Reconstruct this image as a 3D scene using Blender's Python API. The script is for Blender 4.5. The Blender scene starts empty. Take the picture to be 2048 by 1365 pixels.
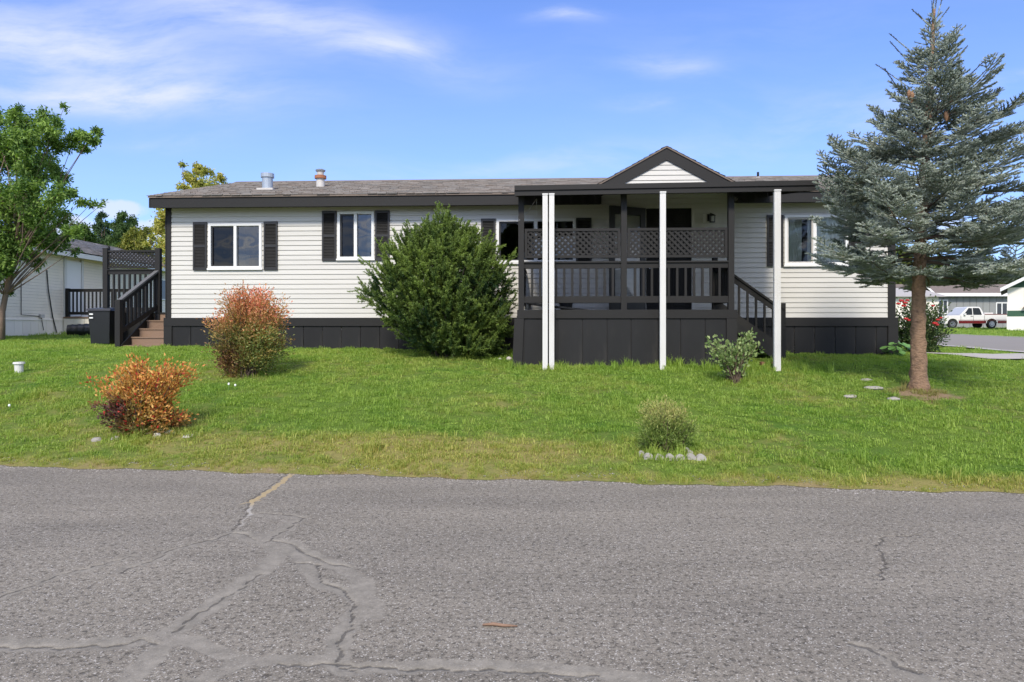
import bpy, math, random
import numpy as np
from mathutils import Vector, Matrix
R = math.radians
random.seed(7)
RNG = np.random.default_rng(11)
sc = bpy.context.scene
C = sc.collection
# ------------------------------------------------------------------ camera, sky, sun, exposure
F = 1365.0; HZ = 650.0; EYE = 1.5            # focal length and horizon of the photograph in its pixels, eye height in metres
cam = bpy.data.cameras.new('camera'); camo = bpy.data.objects.new('camera', cam); C.objects.link(camo)
cam.sensor_width = 36; cam.lens = 36 * F / 2048; cam.shift_y = -(682.5 - HZ) / 2048
cam.clip_start = 0.1; cam.clip_end = 3000
camo.location = (0, 0, EYE); camo.rotation_euler = (R(90), 0, 0)
sc.camera = camo
SUN_EL, SUN_AZ = R(43), R(189)               # azimuth clockwise from +Y
sun = bpy.data.lights.new('sun', 'SUN'); suno = bpy.data.objects.new('sun', sun); C.objects.link(suno)
sun.energy = 2.25; sun.angle = R(10); sun.color = (1.0, 0.92, 0.80)
sd = Vector((math.sin(SUN_AZ) * math.cos(SUN_EL), math.cos(SUN_AZ) * math.cos(SUN_EL), math.sin(SUN_EL)))
suno.rotation_euler = sd.to_track_quat('Z', 'Y').to_euler(); suno.location = (20, -20, 30)
sc.view_settings.view_transform = 'Standard'; sc.view_settings.look = 'None'
sc.view_settings.gamma = 1; sc.view_settings.use_curve_mapping = False
sc.view_settings.exposure = 1.0

class NT:
    def __init__(s, tree): s.t = tree; s.l = tree.links
    def put(s, sock, v):
        if v is None: return
        if isinstance(v, bpy.types.NodeSocket): s.l.new(v, sock)
        else:
            if isinstance(v, (tuple, list)) and len(v) == 3 and sock.type == 'RGBA': v = (*v, 1)
            sock.default_value = v
    def n(s, typ, ins=None, out=0, **props):
        nd = s.t.nodes.new(typ)
        for k, v in props.items(): setattr(nd, k, v)
        for k, v in (ins or {}).items(): s.put(nd.inputs[k], v)
        return nd.outputs[out] if out is not None else nd
    def m(s, op, a, b=None, c=None, clamp=False):
        nd = s.t.nodes.new('ShaderNodeMath'); nd.operation = op; nd.use_clamp = clamp
        s.put(nd.inputs[0], a); s.put(nd.inputs[1], b); s.put(nd.inputs[2], c); return nd.outputs[0]
    def mix(s, f, a, b, mode='MIX'):
        nd = s.t.nodes.new('ShaderNodeMix'); nd.data_type = 'RGBA'; nd.blend_type = mode
        s.put(nd.inputs[0], f); s.put(nd.inputs[6], a); s.put(nd.inputs[7], b); return nd.outputs[2]
    def noise(s, vec, scale, detail=3, rough=.5, out=0, dist=0):
        return s.n('ShaderNodeTexNoise', {'Vector': vec, 'Scale': scale, 'Detail': detail, 'Roughness': rough, 'Distortion': dist}, out)
    def ramp(s, f, lo, hi):
        nd = s.t.nodes.new('ShaderNodeMapRange'); nd.clamp = True; nd.interpolation_type = 'SMOOTHSTEP'
        s.put(nd.inputs[0], f); nd.inputs[1].default_value = lo; nd.inputs[2].default_value = hi; return nd.outputs[0]
    def scale(s, vec, sc3, rot=(0, 0, 0)):
        return s.n('ShaderNodeMapping', {'Vector': vec, 'Scale': sc3, 'Rotation': rot})

world = bpy.data.worlds.new('World'); sc.world = world; world.use_nodes = True
def build_world():
    t = world.node_tree; t.nodes.clear(); N = NT(t)
    sky = t.nodes.new('ShaderNodeTexSky'); sky.sky_type = 'NISHITA'; sky.sun_disc = False
    sky.sun_elevation = SUN_EL; sky.sun_rotation = SUN_AZ; sky.air_density = 1.0; sky.dust_density = 0.6; sky.ozone_density = 3.0; sky.altitude = 1400
    D = N.n('ShaderNodeTexCoord', out=0)
    sep = N.n('ShaderNodeSeparateXYZ', {0: D}, None)
    x, y, z = sep.outputs
    yy = N.m('MAXIMUM', y, 0.05)
    a = N.m('DIVIDE', x, yy); b = N.m('DIVIDE', z, yy)
    front = N.ramp(y, 0.05, 0.25)
    ab = N.n('ShaderNodeCombineXYZ', {0: a, 1: b, 2: 0.0})
    warp = N.noise(ab, 2.2, 2, .5, 1)
    wv = N.n('ShaderNodeVectorMath', {0: ab, 1: N.n('ShaderNodeVectorMath', {0: N.n('ShaderNodeVectorMath', {0: warp, 1: (.5, .5, .5)}, operation='SUBTRACT'), 'Scale': .16}, operation='SCALE')}, operation='ADD')
    streak = N.noise(N.scale(wv, (2.4, 11.0, 1), (0, 0, R(10))), 1.5, 6, .6)
    fine = N.noise(N.scale(wv, (7, 30, 1), (0, 0, R(14))), 1.6, 5, .65)
    st = N.m('ADD', N.m('MULTIPLY', streak, .7), N.m('MULTIPLY', fine, .3))
    total = None
    wsep = N.n('ShaderNodeSeparateXYZ', {0: wv}, None)
    wx, wy = wsep.outputs[0], wsep.outputs[1]
    # cirrus: centre u, v, half-length, half-height, slope (photo pixels), strength, contrast low
    for (u, v, L, Hh, ang, k, lo) in [(150, 100, 360, 75, -12, 1.1, .22), (560, 60, 360, 48, -11, .85, .24), (760, 112, 90, 20, 6, .6, .25),
                                  (230, 190, 260, 24, -3, .9, .30), (1130, 52, 70, 14, 0, .75, .30), (1345, 142, 85, 20, -5, .6, .30), (1290, 203, 65, 13, 0, .5, .3),
                                  (1960, 180, 160, 16, 18, .6, .35), (1100, 320, 420, 32, 6, .45, .35), (350, 270, 120, 14, 0, .3, .35),
                                  (1500, 80, 400, 60, 5, .10, .4), (1700, 230, 300, 60, 0, .25, .4)]:
        ca, cb = (u - 1024) / F, (HZ - v) / F
        c_, s_ = math.cos(R(ang)), math.sin(R(ang))
        da = N.m('SUBTRACT', wx, ca); db = N.m('SUBTRACT', wy, cb)
        p = N.m('ADD', N.m('MULTIPLY', da, c_ / (L / F)), N.m('MULTIPLY', db, s_ / (L / F)))
        q = N.m('ADD', N.m('MULTIPLY', da, -s_ / (Hh / F)), N.m('MULTIPLY', db, c_ / (Hh / F)))
        e = N.m('POWER', 2.718, N.m('MULTIPLY', N.m('ADD', N.m('MULTIPLY', p, p), N.m('MULTIPLY', q, q)), -1.0))
        w = N.m('MULTIPLY', N.m('MULTIPLY', e, N.ramp(st, lo, .68)), k)
        total = w if total is None else N.m('ADD', total, w)
    # low cumulus heads on the horizon
    puff = N.noise(ab, 16, 5, .6)
    for (u, v, L, Hh, k) in [(235, 420, 62, 20, .8), (570, 372, 50, 10, 1.0), (120, 450, 90, 25, .9), (2040, 425, 90, 22, .7), (330, 460, 80, 22, .8), (1850, 450, 150, 20, .6)]:
        p = N.m('DIVIDE', N.m('SUBTRACT', a, (u - 1024) / F), L / F); q = N.m('DIVIDE', N.m('SUBTRACT', b, (HZ - v) / F), Hh / F)
        r = N.m('SUBTRACT', 1.0, N.m('ADD', N.m('MULTIPLY', p, p), N.m('MULTIPLY', q, q)))
        w = N.m('MULTIPLY', N.ramp(N.m('ADD', r, N.m('MULTIPLY', N.m('SUBTRACT', puff, .5), 2.6)), -.25, .6), k)
        total = N.m('ADD', total, w)
    total = N.m('MULTIPLY', total, front)
    # thin cirrus on the unseen rest of the sky, brightened to lift ambient light
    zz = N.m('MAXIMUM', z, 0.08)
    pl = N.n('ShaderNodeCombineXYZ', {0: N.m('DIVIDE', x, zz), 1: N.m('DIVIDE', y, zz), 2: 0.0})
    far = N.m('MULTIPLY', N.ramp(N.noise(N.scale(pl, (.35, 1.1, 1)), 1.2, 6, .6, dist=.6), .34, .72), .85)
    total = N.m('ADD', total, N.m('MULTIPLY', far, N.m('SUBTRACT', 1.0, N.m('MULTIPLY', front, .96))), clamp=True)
    tint = N.mix(1.0, sky.outputs[0], (SKY_TINT[0], SKY_TINT[1], SKY_TINT[2]), 'MULTIPLY')
    haze = N.m('MULTIPLY', N.m('POWER', N.m('SUBTRACT', 1.0, N.m('MAXIMUM', z, 0.0)), 3.0), .66)
    tint = N.mix(haze, tint, (2.9, 3.4, 4.4))
    ccol = N.mix(front, (11.5, 11.2, 10.8), (3.6, 3.85, 4.7))  # clouds out of view made much brighter than those ahead, as added fill
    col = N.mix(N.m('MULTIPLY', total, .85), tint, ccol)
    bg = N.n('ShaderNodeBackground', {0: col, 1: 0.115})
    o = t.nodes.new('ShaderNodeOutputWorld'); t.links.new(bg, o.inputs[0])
SKY_TINT = (0.50, 0.735, 1.17)
build_world()

# ------------------------------------------------------------------ geometry of the place
RE0, REK = 6.656, -0.119                      # edge of the road: y = RE0 + REK x
HO = Vector((-7.20, 14.27)); HA = math.atan2(-.0501, 1); EX, EY = math.cos(HA), math.sin(HA)
HL = 14.79                                    # length of the house
def yedge(x): return RE0 + REK * x
def ground(x, y):
    x = np.asarray(x, float); y = np.asarray(y, float)
    off = y - yedge(x); W = (14.27 - .0501 * (np.clip(x, -30, 30) + 7.2)) - yedge(np.clip(x, -30, 30))
    W = np.maximum(W, 4)
    zh = np.clip(.945 - .0088 * x, .86, 1.02)
    q = np.clip(off / W, 0, 1)
    z = zh * (1 - (1 - q) ** 1.7) + .0058 * np.clip(off - W, 0, 50)
    bump = .012 * np.sin(x * 1.7 + y * .9) * np.sin(y * 1.3 - x * .4) * np.clip(off, 0, 1)
    return z + bump
def gz(x, y): return float(ground(x, y))
def hf(s, t, z=0.0): return Vector((HO.x + s * EX - t * EY, HO.y + s * EY + t * EX, z))
def S(u, t):
    k = (u - 1024) / F; A = HO.x - t * EY; B = HO.y + t * EX
    return (k * B - A) / (EX - k * EY)
def ZV(v, u, t):
    d = HO.y + S(u, t) * EY + t * EX
    return EYE + (HZ - v) / F * d
def at(u, v, D): return Vector(((u - 1024) / F * D, D, EYE + (HZ - v) / F * D))
def onground(u, v):
    lo, hi = 3.0, 90.0
    for _ in range(50):
        m = (lo + hi) / 2; x = (u - 1024) / F * m
        if HZ + (EYE - gz(x, m)) / m * F > v: lo = m
        else: hi = m
    x = (u - 1024) / F * lo
    return Vector((x, lo, gz(x, lo)))

# ------------------------------------------------------------------ object helpers
OFF = {}
def tag(o, label=None, cat=None, group=None, kind=None):
    if label: o['label'] = label
    if cat: o['category'] = cat
    if group: o['group'] = group
    if kind: o['kind'] = kind
    return o
def thing(name, label, cat, loc, rz=0.0, group=None):
    o = bpy.data.objects.new(name, None); C.objects.link(o); o.empty_display_size = .2
    o.location = loc; o.rotation_euler = (0, 0, rz); OFF[o] = Vector((0, 0, 0))
    return tag(o, label, cat, group)
def thing_h(name, label, cat, s, t, z, group=None):
    o = thing(name, label, cat, hf(s, t, z), HA, group); OFF[o] = Vector((s, t, z)); return o
def link(name, me, parent=None):
    o = bpy.data.objects.new(name, me); C.objects.link(o)
    if parent is not None: o.parent = parent; OFF[o] = OFF.get(parent, Vector((0, 0, 0)))
    return o
def dup(root, loc, rz=None, label=None, scale=None):
    r = root.copy(); C.objects.link(r); r.location = loc
    if rz is not None: r.rotation_euler = (0, 0, rz)
    if scale: r.scale = scale
    if label: r['label'] = label
    for ch in list(root.children):
        c = ch.copy(); C.objects.link(c); c.parent = r
        for g in ch.children: d = g.copy(); C.objects.link(d); d.parent = c
    return r
class MB:
    def __init__(s): s.v = []; s.f = []
    def add(s, vs, fs):
        b = len(s.v); s.v += [tuple(p) for p in vs]; s.f += [tuple(b + i for i in f) for f in fs]; return s
    def box(s, x0, x1, y0, y1, z0, z1):
        return s.add([(x, y, z) for z in (z0, z1) for y in (y0, y1) for x in (x0, x1)],
                     [(0, 2, 3, 1), (4, 5, 7, 6), (0, 1, 5, 4), (2, 6, 7, 3), (0, 4, 6, 2), (1, 3, 7, 5)])
    def bar(s, p0, p1, w, h, up=(0, 0, 1)):
        p0 = Vector(p0); p1 = Vector(p1); d = (p1 - p0).normalized(); sd_ = d.cross(Vector(up))
        sd_ = sd_.normalized() if sd_.length > 1e-4 else Vector((1, 0, 0)); u_ = sd_.cross(d)
        a, b = sd_ * (w / 2), u_ * (h / 2)
        return s.add([p0 - a - b, p0 + a - b, p0 - a + b, p0 + a + b, p1 - a - b, p1 + a - b, p1 - a + b, p1 + a + b],
                     [(0, 1, 3, 2), (4, 6, 7, 5), (0, 4, 5, 1), (2, 3, 7, 6), (0, 2, 6, 4), (1, 5, 7, 3)])
    def slab(s, poly, vec):
        n = len(poly); v = Vector(vec); P = [Vector(p) for p in poly]
        return s.add(P + [p + v for p in P], [tuple(range(n))[::-1], tuple(range(n, 2 * n))] + [(i, (i + 1) % n, n + (i + 1) % n, n + i) for i in range(n)])
    def tube(s, pts, rad, n=8, cap=True):
        pts = [Vector(p) for p in pts]; b = len(s.v); rads = rad if isinstance(rad, (list, tuple)) else [rad] * len(pts)
        for i, p in enumerate(pts):
            d = (pts[min(i + 1, len(pts) - 1)] - pts[max(i - 1, 0)]).normalized()
            ax = d.cross(Vector((0.13, 0.99, 0.07))); ax = ax.normalized() if ax.length > .05 else d.cross(Vector((1, 0, 0))).normalized()
            bx = d.cross(ax)
            for k in range(n):
                an = 2 * math.pi * k / n; s.v.append(tuple(p + (ax * math.cos(an) + bx * math.sin(an)) * rads[i]))
        for i in range(len(pts) - 1):
            for k in range(n):
                s.f.append((b + i * n + k, b + i * n + (k + 1) % n, b + (i + 1) * n + (k + 1) % n, b + (i + 1) * n + k))
        if cap:
            s.f.append(tuple(b + k for k in range(n))[::-1]); s.f.append(tuple(b + (len(pts) - 1) * n + k for k in range(n)))
        return s
    def build(s, name, mat, parent=None, smooth=False, loc=None):
        me = bpy.data.meshes.new(name); o_ = OFF.get(parent, Vector((0, 0, 0))) if parent is not None else Vector((0, 0, 0))
        base = Vector(loc) if loc is not None else Vector((0, 0, 0))
        me.from_pydata([(x - o_.x - base.x, y - o_.y - base.y, z - o_.z - base.z) for x, y, z in s.v], [], s.f)
        me.materials.append(mat); me.update()
        if smooth: me.polygons.foreach_set('use_smooth', [True] * len(me.polygons))
        o = link(name, me, parent)
        if loc is not None: o.location = base
        return o
BOXES = {}
def bx(name, mat, parent, x0, x1, y0, y1, z0, z1):          # a box part; alike boxes share their mesh
    k = (round(x1 - x0, 4), round(y1 - y0, 4), round(z1 - z0, 4), mat.name, name)
    if k not in BOXES:
        m = MB().box(0, x1 - x0, 0, y1 - y0, 0, z1 - z0)
        me = bpy.data.meshes.new(name); me.from_pydata(m.v, [], m.f); me.materials.append(mat); BOXES[k] = me
    o = link(name, BOXES[k], parent); f = OFF.get(parent, Vector((0, 0, 0)))
    o.location = (x0 - f.x, y0 - f.y, z0 - f.z)
    return o
def sub_off(o):                                             # lets a moved bx() part carry sub-parts in the same coordinates
    OFF[o] = OFF[o] + Vector(o.location); return o
def fast(name, V, Fc, mat, parent=None, col=None, smooth=False):
    V = np.asarray(V, np.float32); Fc = np.asarray(Fc, np.int32); k = Fc.shape[1]
    me = bpy.data.meshes.new(name); me.vertices.add(len(V)); me.vertices.foreach_set('co', V.ravel())
    me.loops.add(Fc.size); me.loops.foreach_set('vertex_index', Fc.ravel())
    me.polygons.add(len(Fc)); me.polygons.foreach_set('loop_start', np.arange(0, Fc.size, k, dtype=np.int32))
    me.polygons.foreach_set('loop_total', np.full(len(Fc), k, np.int32))
    if col is not None:
        a = me.attributes.new('col', 'FLOAT_COLOR', 'POINT'); cc = np.ones((len(V), 4), np.float32); cc[:, :3] = col; a.data.foreach_set('color', cc.ravel())
    me.update(calc_edges=True); me.materials.append(mat)
    if smooth: me.polygons.foreach_set('use_smooth', np.ones(len(Fc), bool))
    return link(name, me, parent)

# ------------------------------------------------------------------ materials
MATS = {}
def mat(name, col, rough=.6, var=.12, nscale=6, bump=.0, bscale=60, metal=0, obj_var=0.0, spec=.5, stretch=(1, 1, 1), dirt=None, wear=0):
    if name in MATS: return MATS[name]
    m = bpy.data.materials.new(name); m.use_nodes = True; t = m.node_tree; N = NT(t); b = t.nodes['Principled BSDF']
    co = N.n('ShaderNodeTexCoord', out=3); co = N.scale(co, stretch)
    nz = N.noise(co, nscale, 5, .6)
    k = N.m('ADD', 1 - var, N.m('MULTIPLY', nz, 2 * var))
    if obj_var:
        rnd = N.n('ShaderNodeObjectInfo', out='Random'); k = N.m('MULTIPLY', k, N.m('ADD', 1 - obj_var, N.m('MULTIPLY', rnd, 2 * obj_var)))
    c = N.mix(1.0, col, N.n('ShaderNodeCombineXYZ', {0: k, 1: k, 2: k}), 'MULTIPLY')
    if dirt:
        c = N.mix(N.m('MULTIPLY', N.ramp(N.noise(co, nscale * .35, 6, .65), .5, .75), dirt[3]), c, dirt[:3])
    if wear:
        c = N.mix(N.m('MULTIPLY', N.ramp(N.noise(co, nscale * 3, 8, .75), .62, .72), wear), c, (.16, .15, .14))
    N.put(b.inputs['Base Color'], c); b.inputs['Metallic'].default_value = metal
    N.put(b.inputs['Roughness'], N.m('ADD', rough - .06, N.m('MULTIPLY', nz, .12))); b.inputs['Specular IOR Level'].default_value = spec
    if bump:
        bn = N.n('ShaderNodeBump', {'Height': N.noise(co, bscale, 4, .6), 'Strength': .6, 'Distance': bump}); N.put(b.inputs['Normal'], bn)
    MATS[name] = m; return m
def leafmat(name, trans=.35, rough=.55, hue=None, spec=.3):
    m = bpy.data.materials.new(name); m.use_nodes = True; t = m.node_tree; N = NT(t); b = t.nodes['Principled BSDF']; out = t.nodes['Material Output']
    c = N.n('ShaderNodeAttribute', out='Color', attribute_name='col')
    N.put(b.inputs['Base Color'], c); b.inputs['Roughness'].default_value = rough; b.inputs['Specular IOR Level'].default_value = spec
    tr = N.n('ShaderNodeBsdfTranslucent', {0: N.mix(1.0, c, (1.15, 1.25, .55), 'MULTIPLY')})
    mx = N.n('ShaderNodeMixShader', {0: trans, 1: b.outputs[0], 2: tr}); t.links.new(mx, out.inputs[0])
    MATS[name] = m; return m
M_char = mat('charcoal_paint', (.0125, .012, .0115), .6, .22, 5, .0015, 40, obj_var=.12, stretch=(1, 1, 2.5), spec=.3)
M_charh = mat('charcoal_trim', (.0145, .0138, .013), .6, .15, 4, .001, 60, obj_var=.06, spec=.3)
M_dark = mat('charcoal_skirt', (.0115, .0115, .012), .62, .3, 4, .002, 50, obj_var=.14, stretch=(3, 3, .6), wear=.16, spec=.3, dirt=(.045, .04, .035, .35))
M_shut = mat('shutter_black', (.014, .0135, .013), .45, .1, 4)
M_side = mat('white_siding', (.54, .525, .48), .5, .04, 2.5, .012, 1.3, obj_var=.02, stretch=(.4, 1, 3), dirt=(.62, .60, .55, .35))
M_white = mat('white_vinyl', (.70, .70, .68), .35, .03, 5)
M_post = mat('white_post', (.60, .595, .575), .45, .07, 6, stretch=(1, 1, .3), dirt=(.42, .39, .33, .4))
M_soff = mat('soffit', (.6, .6, .58), .6, .05, 5)
M_sheath = mat('sheathing', (.5, .49, .46), .7, .05, 5)
M_room = mat('room_wall', (.22, .21, .19), .8, .05, 2)
M_brown = mat('brown_tread', (.20, .13, .085), .6, .2, 5, .001, 60, obj_var=.08, stretch=(.6, 6, 6))
M_galv = mat('galvanised', (.36, .40, .44), .4, .12, 8, metal=.5)
M_rust = mat('rust', (.30, .12, .06), .8, .3, 20, .002, 60)
M_capm = mat('weathered_cap', (.48, .46, .43), .6, .2, 12)
M_blk = mat('black_plastic', (.012, .013, .016), .35, .1, 5)
M_conc = mat('concrete', (.40, .37, .33), .85, .12, 6, .003, 80, dirt=(.3, .28, .24, .5))
M_stone = mat('pale_stone', (.30, .28, .25), .8, .2, 9, .01, 18, obj_var=.18, dirt=(.28, .26, .22, .5))
M_bark = mat('bark', (.20, .14, .105), .9, .4, 16, .02, 26, stretch=(1, 1, .35))
M_sbark = mat('spruce_bark', (.23, .145, .09), .92, .55, 26, .06, 22, stretch=(1, 1, 1.8), dirt=(.07, .04, .028, .85))
M_twig = mat('twig', (.11, .075, .055), .85, .2, 10)
M_curt = mat('curtain', (.80, .86, .78), .9, .06, 5)
M_maroon = mat('maroon_paint', (.13, .012, .012), .25, .05, 4)
M_truckw = mat('truck_white', (.70, .69, .66), .25, .04, 3)
M_tyre = mat('tyre', (.018, .018, .018), .8, .1, 6)
M_chrome = mat('chrome', (.62, .62, .64), .22, .05, 6, metal=.9)
M_grey_sid = mat('grey_siding', (.245, .25, .245), .6, .06, 3, obj_var=.05)
M_green = mat('green_siding', (.03, .085, .045), .6, .08, 3)
M_redroof = mat('brown_shingles', (.17, .135, .11), .9, .3, 5, .01, 12)
def glass(name, tint=(.55, .6, .62), refl=1.0, ior=1.6):
    m = bpy.data.materials.new(name); m.use_nodes = True; t = m.node_tree; t.nodes.clear(); N = NT(t)
    g = N.n('ShaderNodeBsdfGlossy', {0: (refl, refl, refl), 'Roughness': .015})
    co = N.n('ShaderNodeTexCoord', out=3)
    bn = N.n('ShaderNodeBump', {'Height': N.noise(co, 1.4, 2, .5), 'Strength': .25, 'Distance': .02}); t.links.new(bn, g.node.inputs['Normal'])
    tr = N.n('ShaderNodeBsdfTransparent', {0: tint}); fr = N.n('ShaderNodeFresnel', {'IOR': ior})
    fr = N.m('ADD', fr, .03)
    mx = N.n('ShaderNodeMixShader', {0: fr, 1: tr, 2: g}); o = t.nodes.new('ShaderNodeOutputMaterial'); t.links.new(mx, o.inputs[0]); return m
M_glass = glass('window_glass'); M_clear = glass('clear_glass', (.92, .93, .92), .45); M_screen = glass('screened_glass', (.22, .23, .24), .35)
M_cglass = glass('car_glass', (.12, .13, .14), .8)
M_sglass = glass('storm_glass', (.85, .87, .87), .8, 1.35)

def shingle_mat():
    m = bpy.data.materials.new('asphalt_shingle'); m.use_nodes = True; N = NT(m.node_tree); b = m.node_tree.nodes['Principled BSDF']
    at_ = N.n('ShaderNodeAttribute', out='Color', attribute_name='col'); co = N.n('ShaderNodeTexCoord', out=3)
    k = N.m('ADD', .75, N.m('MULTIPLY', N.noise(co, 30, 4, .7), .5))
    N.put(b.inputs['Base Color'], N.mix(1.0, at_, N.n('ShaderNodeCombineXYZ', {0: k, 1: k, 2: k}), 'MULTIPLY')); b.inputs['Roughness'].default_value = .95
    N.put(b.inputs['Normal'], N.n('ShaderNodeBump', {'Height': N.noise(co, 180, 2), 'Strength': .7, 'Distance': .004}))
    return m
M_shin = shingle_mat()

# ---- the lawn's own colour: a pattern in the place, shared by the soil and the blades
def patch_group():
    g = bpy.data.node_groups.new('lawn_pattern', 'ShaderNodeTree')
    for nm in ('Dry', 'Bare', 'Lush'): g.interface.new_socket(nm, in_out='OUTPUT', socket_type='NodeSocketFloat')
    N = NT(g); P = N.n('ShaderNodeNewGeometry', out='Position')
    sp = N.n('ShaderNodeSeparateXYZ', {0: P}, None); x, y = sp.outputs[0], sp.outputs[1]
    off = N.m('ADD', N.m('SUBTRACT', y, RE0), N.m('MULTIPLY', x, -REK))
    n1 = N.noise(P, .55, 4, .6); n2 = N.noise(P, 2.6, 4, .65); n3 = N.noise(P, 9, 3, .6)
    nn = N.m('ADD', N.m('ADD', N.m('MULTIPLY', n1, .45), N.m('MULTIPLY', n2, .35)), N.m('MULTIPLY', n3, .2))
    def ell(cx, co_, rx, ro):
        p = N.m('DIVIDE', N.m('SUBTRACT', x, cx), rx); q = N.m('DIVIDE', N.m('SUBTRACT', off, co_), ro)
        return N.m('POWER', 2.718, N.m('MULTIPLY', N.m('ADD', N.m('MULTIPLY', p, p), N.m('MULTIPLY', q, q)), -1.0))
    dry = N.m('ADD', N.m('MULTIPLY', ell(-.9, .62, 2.3, .42), .34), N.m('MULTIPLY', N.m('SUBTRACT', 1.0, N.ramp(off, .02, .32)), .14))
    dry = N.m('ADD', dry, N.m('MULTIPLY', ell(-4.6, .9, 1.6, .7), .12))
    dry = N.m('ADD', dry, N.m('MULTIPLY', ell(4.6, .1, 1.2, .25), .25))
    dry = N.m('ADD', dry, N.m('MULTIPLY', ell(-5.5, 3.2, 2.5, 1.6), .05))
    dryf = N.ramp(N.m('ADD', nn, dry), .47, .74)
    bare = N.m('MULTIPLY', N.m('SUBTRACT', 1.0, N.ramp(off, .0, .16)), .16)
    bare = N.m('ADD', bare, N.m('MULTIPLY', ell(-.7, .7, 1.6, .25), .12))
    q5 = onground(1842, 790)
    p = N.m('DIVIDE', N.m('SUBTRACT', x, q5.x), .62); q = N.m('DIVIDE', N.m('SUBTRACT', y, q5.y), .55)
    bare = N.m('ADD', bare, N.m('MULTIPLY', N.m('POWER', 2.718, N.m('MULTIPLY', N.m('ADD', N.m('MULTIPLY', p, p), N.m('MULTIPLY', q, q)), -1.0)), .38))
    baref = N.ramp(N.m('ADD', nn, bare), .64, .82)
    lush = N.ramp(N.noise(P, .9, 3, .5), .42, .66)
    o = g.nodes.new('NodeGroupOutput')
    N.put(o.inputs[0], dryf); N.put(o.inputs[1], baref); N.put(o.inputs[2], lush)
    return g
PG = patch_group()
def lawn_mat():
    m = bpy.data.materials.new('lawn_soil'); m.use_nodes = True; t = m.node_tree; N = NT(t); b = t.nodes['Principled BSDF']
    gn = t.nodes.new('ShaderNodeGroup'); gn.node_tree = PG; P = N.n('ShaderNodeNewGeometry', out='Position')
    n = N.noise(P, 14, 5, .7); n2 = N.noise(P, 60, 3, .7)
    c = N.mix(n, (.07, .12, .02), (.16, .24, .04)); c = N.mix(gn.outputs[2], c, N.mix(n, (.05, .11, .016), (.11, .20, .03)))
    c = N.mix(gn.outputs[0], c, N.mix(n, (.20, .19, .06), (.32, .27, .10)))
    c = N.mix(gn.outputs[1], c, N.mix(n2, (.20, .14, .085), (.38, .28, .17)))
    N.put(b.inputs['Base Color'], c); b.inputs['Roughness'].default_value = .95; b.inputs['Specular IOR Level'].default_value = .1
    N.put(b.inputs['Normal'], N.n('ShaderNodeBump', {'Height': N.m('ADD', n2, n), 'Strength': .9, 'Distance': .03}))
    return m
def grass_mat():
    m = bpy.data.materials.new('grass_blade'); m.use_nodes = True; t = m.node_tree; N = NT(t); b = t.nodes['Principled BSDF']; out = t.nodes['Material Output']
    gn = t.nodes.new('ShaderNodeGroup'); gn.node_tree = PG
    rnd = N.n('ShaderNodeObjectInfo', out='Random'); at_ = N.n('ShaderNodeAttribute', out='Fac', attribute_name='tone')
    r = N.m('ADD', N.m('MULTIPLY', rnd, .45), N.m('MULTIPLY', at_, .55))
    c = N.mix(r, (.165, .275, .042), (.41, .53, .115))
    c = N.mix(N.m('MULTIPLY', gn.outputs[2], .45), c, N.mix(r, (.10, .225, .025), (.26, .45, .055)))
    c = N.mix(N.m('MULTIPLY', gn.outputs[0], N.m('ADD', .35, N.m('MULTIPLY', at_, .6))), c, N.mix(r, (.34, .34, .08), (.60, .50, .18)))
    c = N.mix(N.m('MULTIPLY', gn.outputs[1], .7), c, (.30, .22, .11))
    N.put(b.inputs['Base Color'], c); b.inputs['Roughness'].default_value = .5; b.inputs['Specular IOR Level'].default_value = .25
    tr = N.n('ShaderNodeBsdfTranslucent', {0: N.mix(1.0, c, (1.1, 1.2, .5), 'MULTIPLY')})
    t.links.new(N.n('ShaderNodeMixShader', {0: .45, 1: b.outputs[0], 2: tr}), out.inputs[0]); return m
M_lawn = lawn_mat(); M_grass = grass_mat()

# ------------------------------------------------------------------ the setting: lawn, road, side street
def tensor(name, X, Y, m, zf, kind='structure'):
    XX, YY = np.meshgrid(X, Y); nx, ny = len(X), len(Y)
    YW = YY + yedge(np.clip(XX, -60, 60)); ZZ = zf(XX, YW)
    V = np.stack([XX, YW, ZZ], -1).reshape(-1, 3)
    i = np.arange(nx - 1); j = np.arange(ny - 1); I, J = np.meshgrid(i, j); a = (J * nx + I).ravel()
    Fc = np.stack([a, a + 1, a + nx + 1, a + nx], -1)
    o = fast(name, V, Fc, m, smooth=True); o['kind'] = kind; return o, V
def edge_noise(x): return .035 * np.sin(x * 3.1) + .03 * np.sin(x * 7.7 + 1) + .02 * np.sin(x * 17.3 + 2)
Xl = np.unique(np.concatenate([np.linspace(-900, -60, 10), np.linspace(-60, -14, 40), np.linspace(-14, 14, 281), np.linspace(14, 60, 40), np.linspace(60, 900, 10)]))
Yl = np.concatenate([np.linspace(-.06, 9, 92), np.linspace(9.5, 60, 50), np.array([80, 120, 200, 400, 900, 1500])])
def zl(x, y):
    off = y - yedge(np.clip(x, -60, 60)); z = ground(np.clip(x, -60, 60), y)
    return z + .018 + .012 * np.sin(x * 13 + y * 5) * np.sin(y * 11 - x * 3) * (off < 9)
lawn, _ = tensor('lawn', Xl, Yl, M_lawn, zl)
vv = np.empty(len(lawn.data.vertices) * 3, np.float32); lawn.data.vertices.foreach_get('co', vv); vv = vv.reshape(-1, 3)
o_ = vv[:, 1] - yedge(np.clip(vv[:, 0], -60, 60)); k_ = np.clip(1 - np.abs(o_) / .5, 0, 1)
vv[:, 1] += edge_noise(vv[:, 0]) * k_
vv[o_ < -.03, 2] = .004
lawn.data.vertices.foreach_set('co', vv.ravel()); lawn.data.update()
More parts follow.
